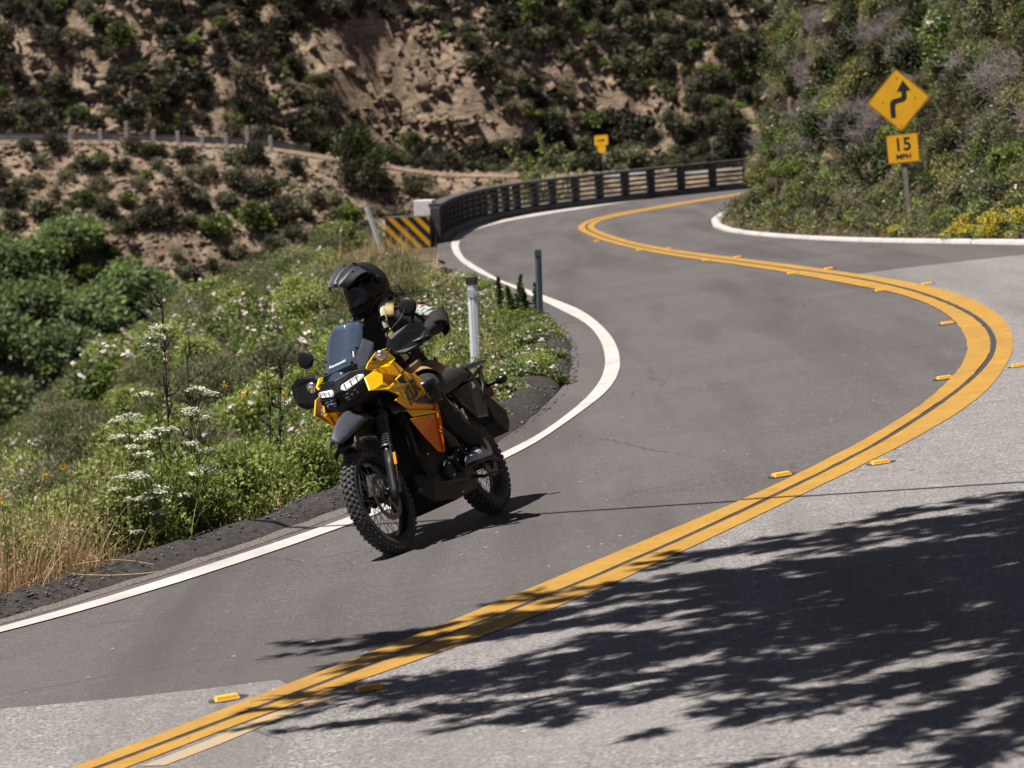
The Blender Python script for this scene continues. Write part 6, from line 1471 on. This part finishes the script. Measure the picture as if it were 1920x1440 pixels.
# bough tips given by the outline of the shade on the road: (x, y) with the height of the bough
TIPS = [(-1.05, 17.75, 4.6), (-.75, 17.5, 4.4), (-.9, 17.05, 4.2), (-.35, 17.75, 4.5), (.1, 18.15, 4.7), (.75, 19.0, 4.9), (1.5, 19.2, 5.1), (2.1, 19.5, 5.3), (3.0, 19.5, 5.4), (-1.05, 16.05, 3.9), (-.9, 15.7, 3.8), (-.55, 15.15, 3.6), (-.2, 14.75, 3.5), (.2, 14.6, 3.5), (.5, 13.95, 3.3), (1.2, 13.9, 3.4), (1.5, 13.2, 3.2), (.85, 12.75, 3.1), (2.0, 12.6, 3.2), (2.2, 15.2, 4.2), (2.5, 17.2, 4.8), (1.6, 16.4, 4.4), (.9, 15.6, 4.1), (.3, 16.6, 4.3), (1.3, 17.9, 4.7), (2.2, 18.7, 5.0), (.4, 17.3, 4.5), (1.4, 15.0, 4.0), (2.1, 14.2, 3.8), (2.9, 18.2, 5.0), (2.8, 16.0, 4.5), (-.3, 16.2, 4.2), (2.9, 14.6, 4.0), (.0, 15.5, 4.0), (1.0, 16.9, 4.4), (1.9, 17.4, 4.6), (2.5, 18.3, 4.9), (1.8, 15.6, 4.2), (2.4, 16.4, 4.5), (1.0, 14.6, 3.8), (.6, 16.2, 4.2), (1.6, 18.6, 4.8), (2.7, 18.9, 5.1), (2.4, 13.0, 3.4), (1.9, 12.9, 3.3), (2.2, 12.2, 3.2), (1.4, 12.35, 3.1), (2.6, 13.4, 3.6), (3.2, 17.0, 4.8), (3.2, 15.4, 4.4), (.6, 18.2, 4.6), (1.7, 14.3, 3.8), (1.2, 17.2, 4.5), (1.5, 17.0, 4.3), (2.0, 16.7, 4.6), (.8, 17.4, 4.4), (.2, 15.9, 4.0), (1.3, 15.9, 4.2), (2.3, 15.7, 4.3), (2.8, 17.4, 4.8), (2.0, 13.6, 3.6)]
paths = []; NP = []; ND = []
for (x, y, h) in TIPS:
    h += 1.7
    tip = np.array(shade_point(x, y, h)); t = min(.95, max(.35, (tip[2]+1.0)/10)); st = np.array([np.interp(t, [0, .3, .6, .85, 1], [p[k] for p in tp]) for k in range(3)])
    p = curve_path(st, tip, 12, .08, rt); paths.append(p-np.array(b0))
    for j in range(4, 12):
        nb = 9 if j > 5 else 6
        for q in range(nb):
            u = rt.random(); c = p[j-1]*(1-u)+p[j]*u; d = unit((p[j]-p[j-1])[None])[0]; sd = unit((rt.normal(size=3)*np.array([1, 1, .30]))[None])[0]; L = rt.uniform(.22, .62)*(1-.035*j)
            e = c+(d*.75+sd*.8)*L; tw = curve_path(c, e, 5, .12, rt); paths.append(tw-np.array(b0))
            for k in range(1, 5):
                m = 17; NP.append(tw[k]+rt.normal(size=(m, 3))*.03-np.array(b0)); ND.append(unit((e-c)[None])[0]*.8+unit(rt.normal(size=(m, 3)))*.65)
v, q = tubes(paths, .020, .006, 4); me = fastmesh('boughs', v, q); me.materials.append(LM['twig']); bo = link('boughs', me, None, tree)
NP = np.concatenate(NP); ND = np.concatenate(ND); v, q = leaves(NP, ND, rt.normal(size=NP.shape), .14*rt.uniform(.7, 1.3, len(NP)), .036)
me = fastmesh('needles', v, q); me.materials.append(LM['deep']); nd = link('needles', me, None, tree); nd['kind'] = 'stuff'

cpts = []
for x, y in wire: cpts.append(shade_point(x, y, 5.2))
d0 = (cpts[0]-cpts[2]).normalized(); d1 = (cpts[-1]-cpts[-3]).normalized()
a_ = cpts[1]; e_ = cpts[-1]; mid_ = [cpts[3], cpts[5]]
cb = MB(); run = [a_+d0*40+Vector((0, 0, 1.2)), a_+d0*15+Vector((0, 0, .25)), a_, (a_+e_)/2, e_, e_+d1*15+Vector((0, 0, .25)), e_+d1*40+Vector((0, 0, 1.2))]
cb.tube(run, .026, 8); cb = cb.build('overhead_cable', M['black']); tag(cb, 'black overhead cable crossing above the road, its thin shadow behind the motorcycle', 'cable')
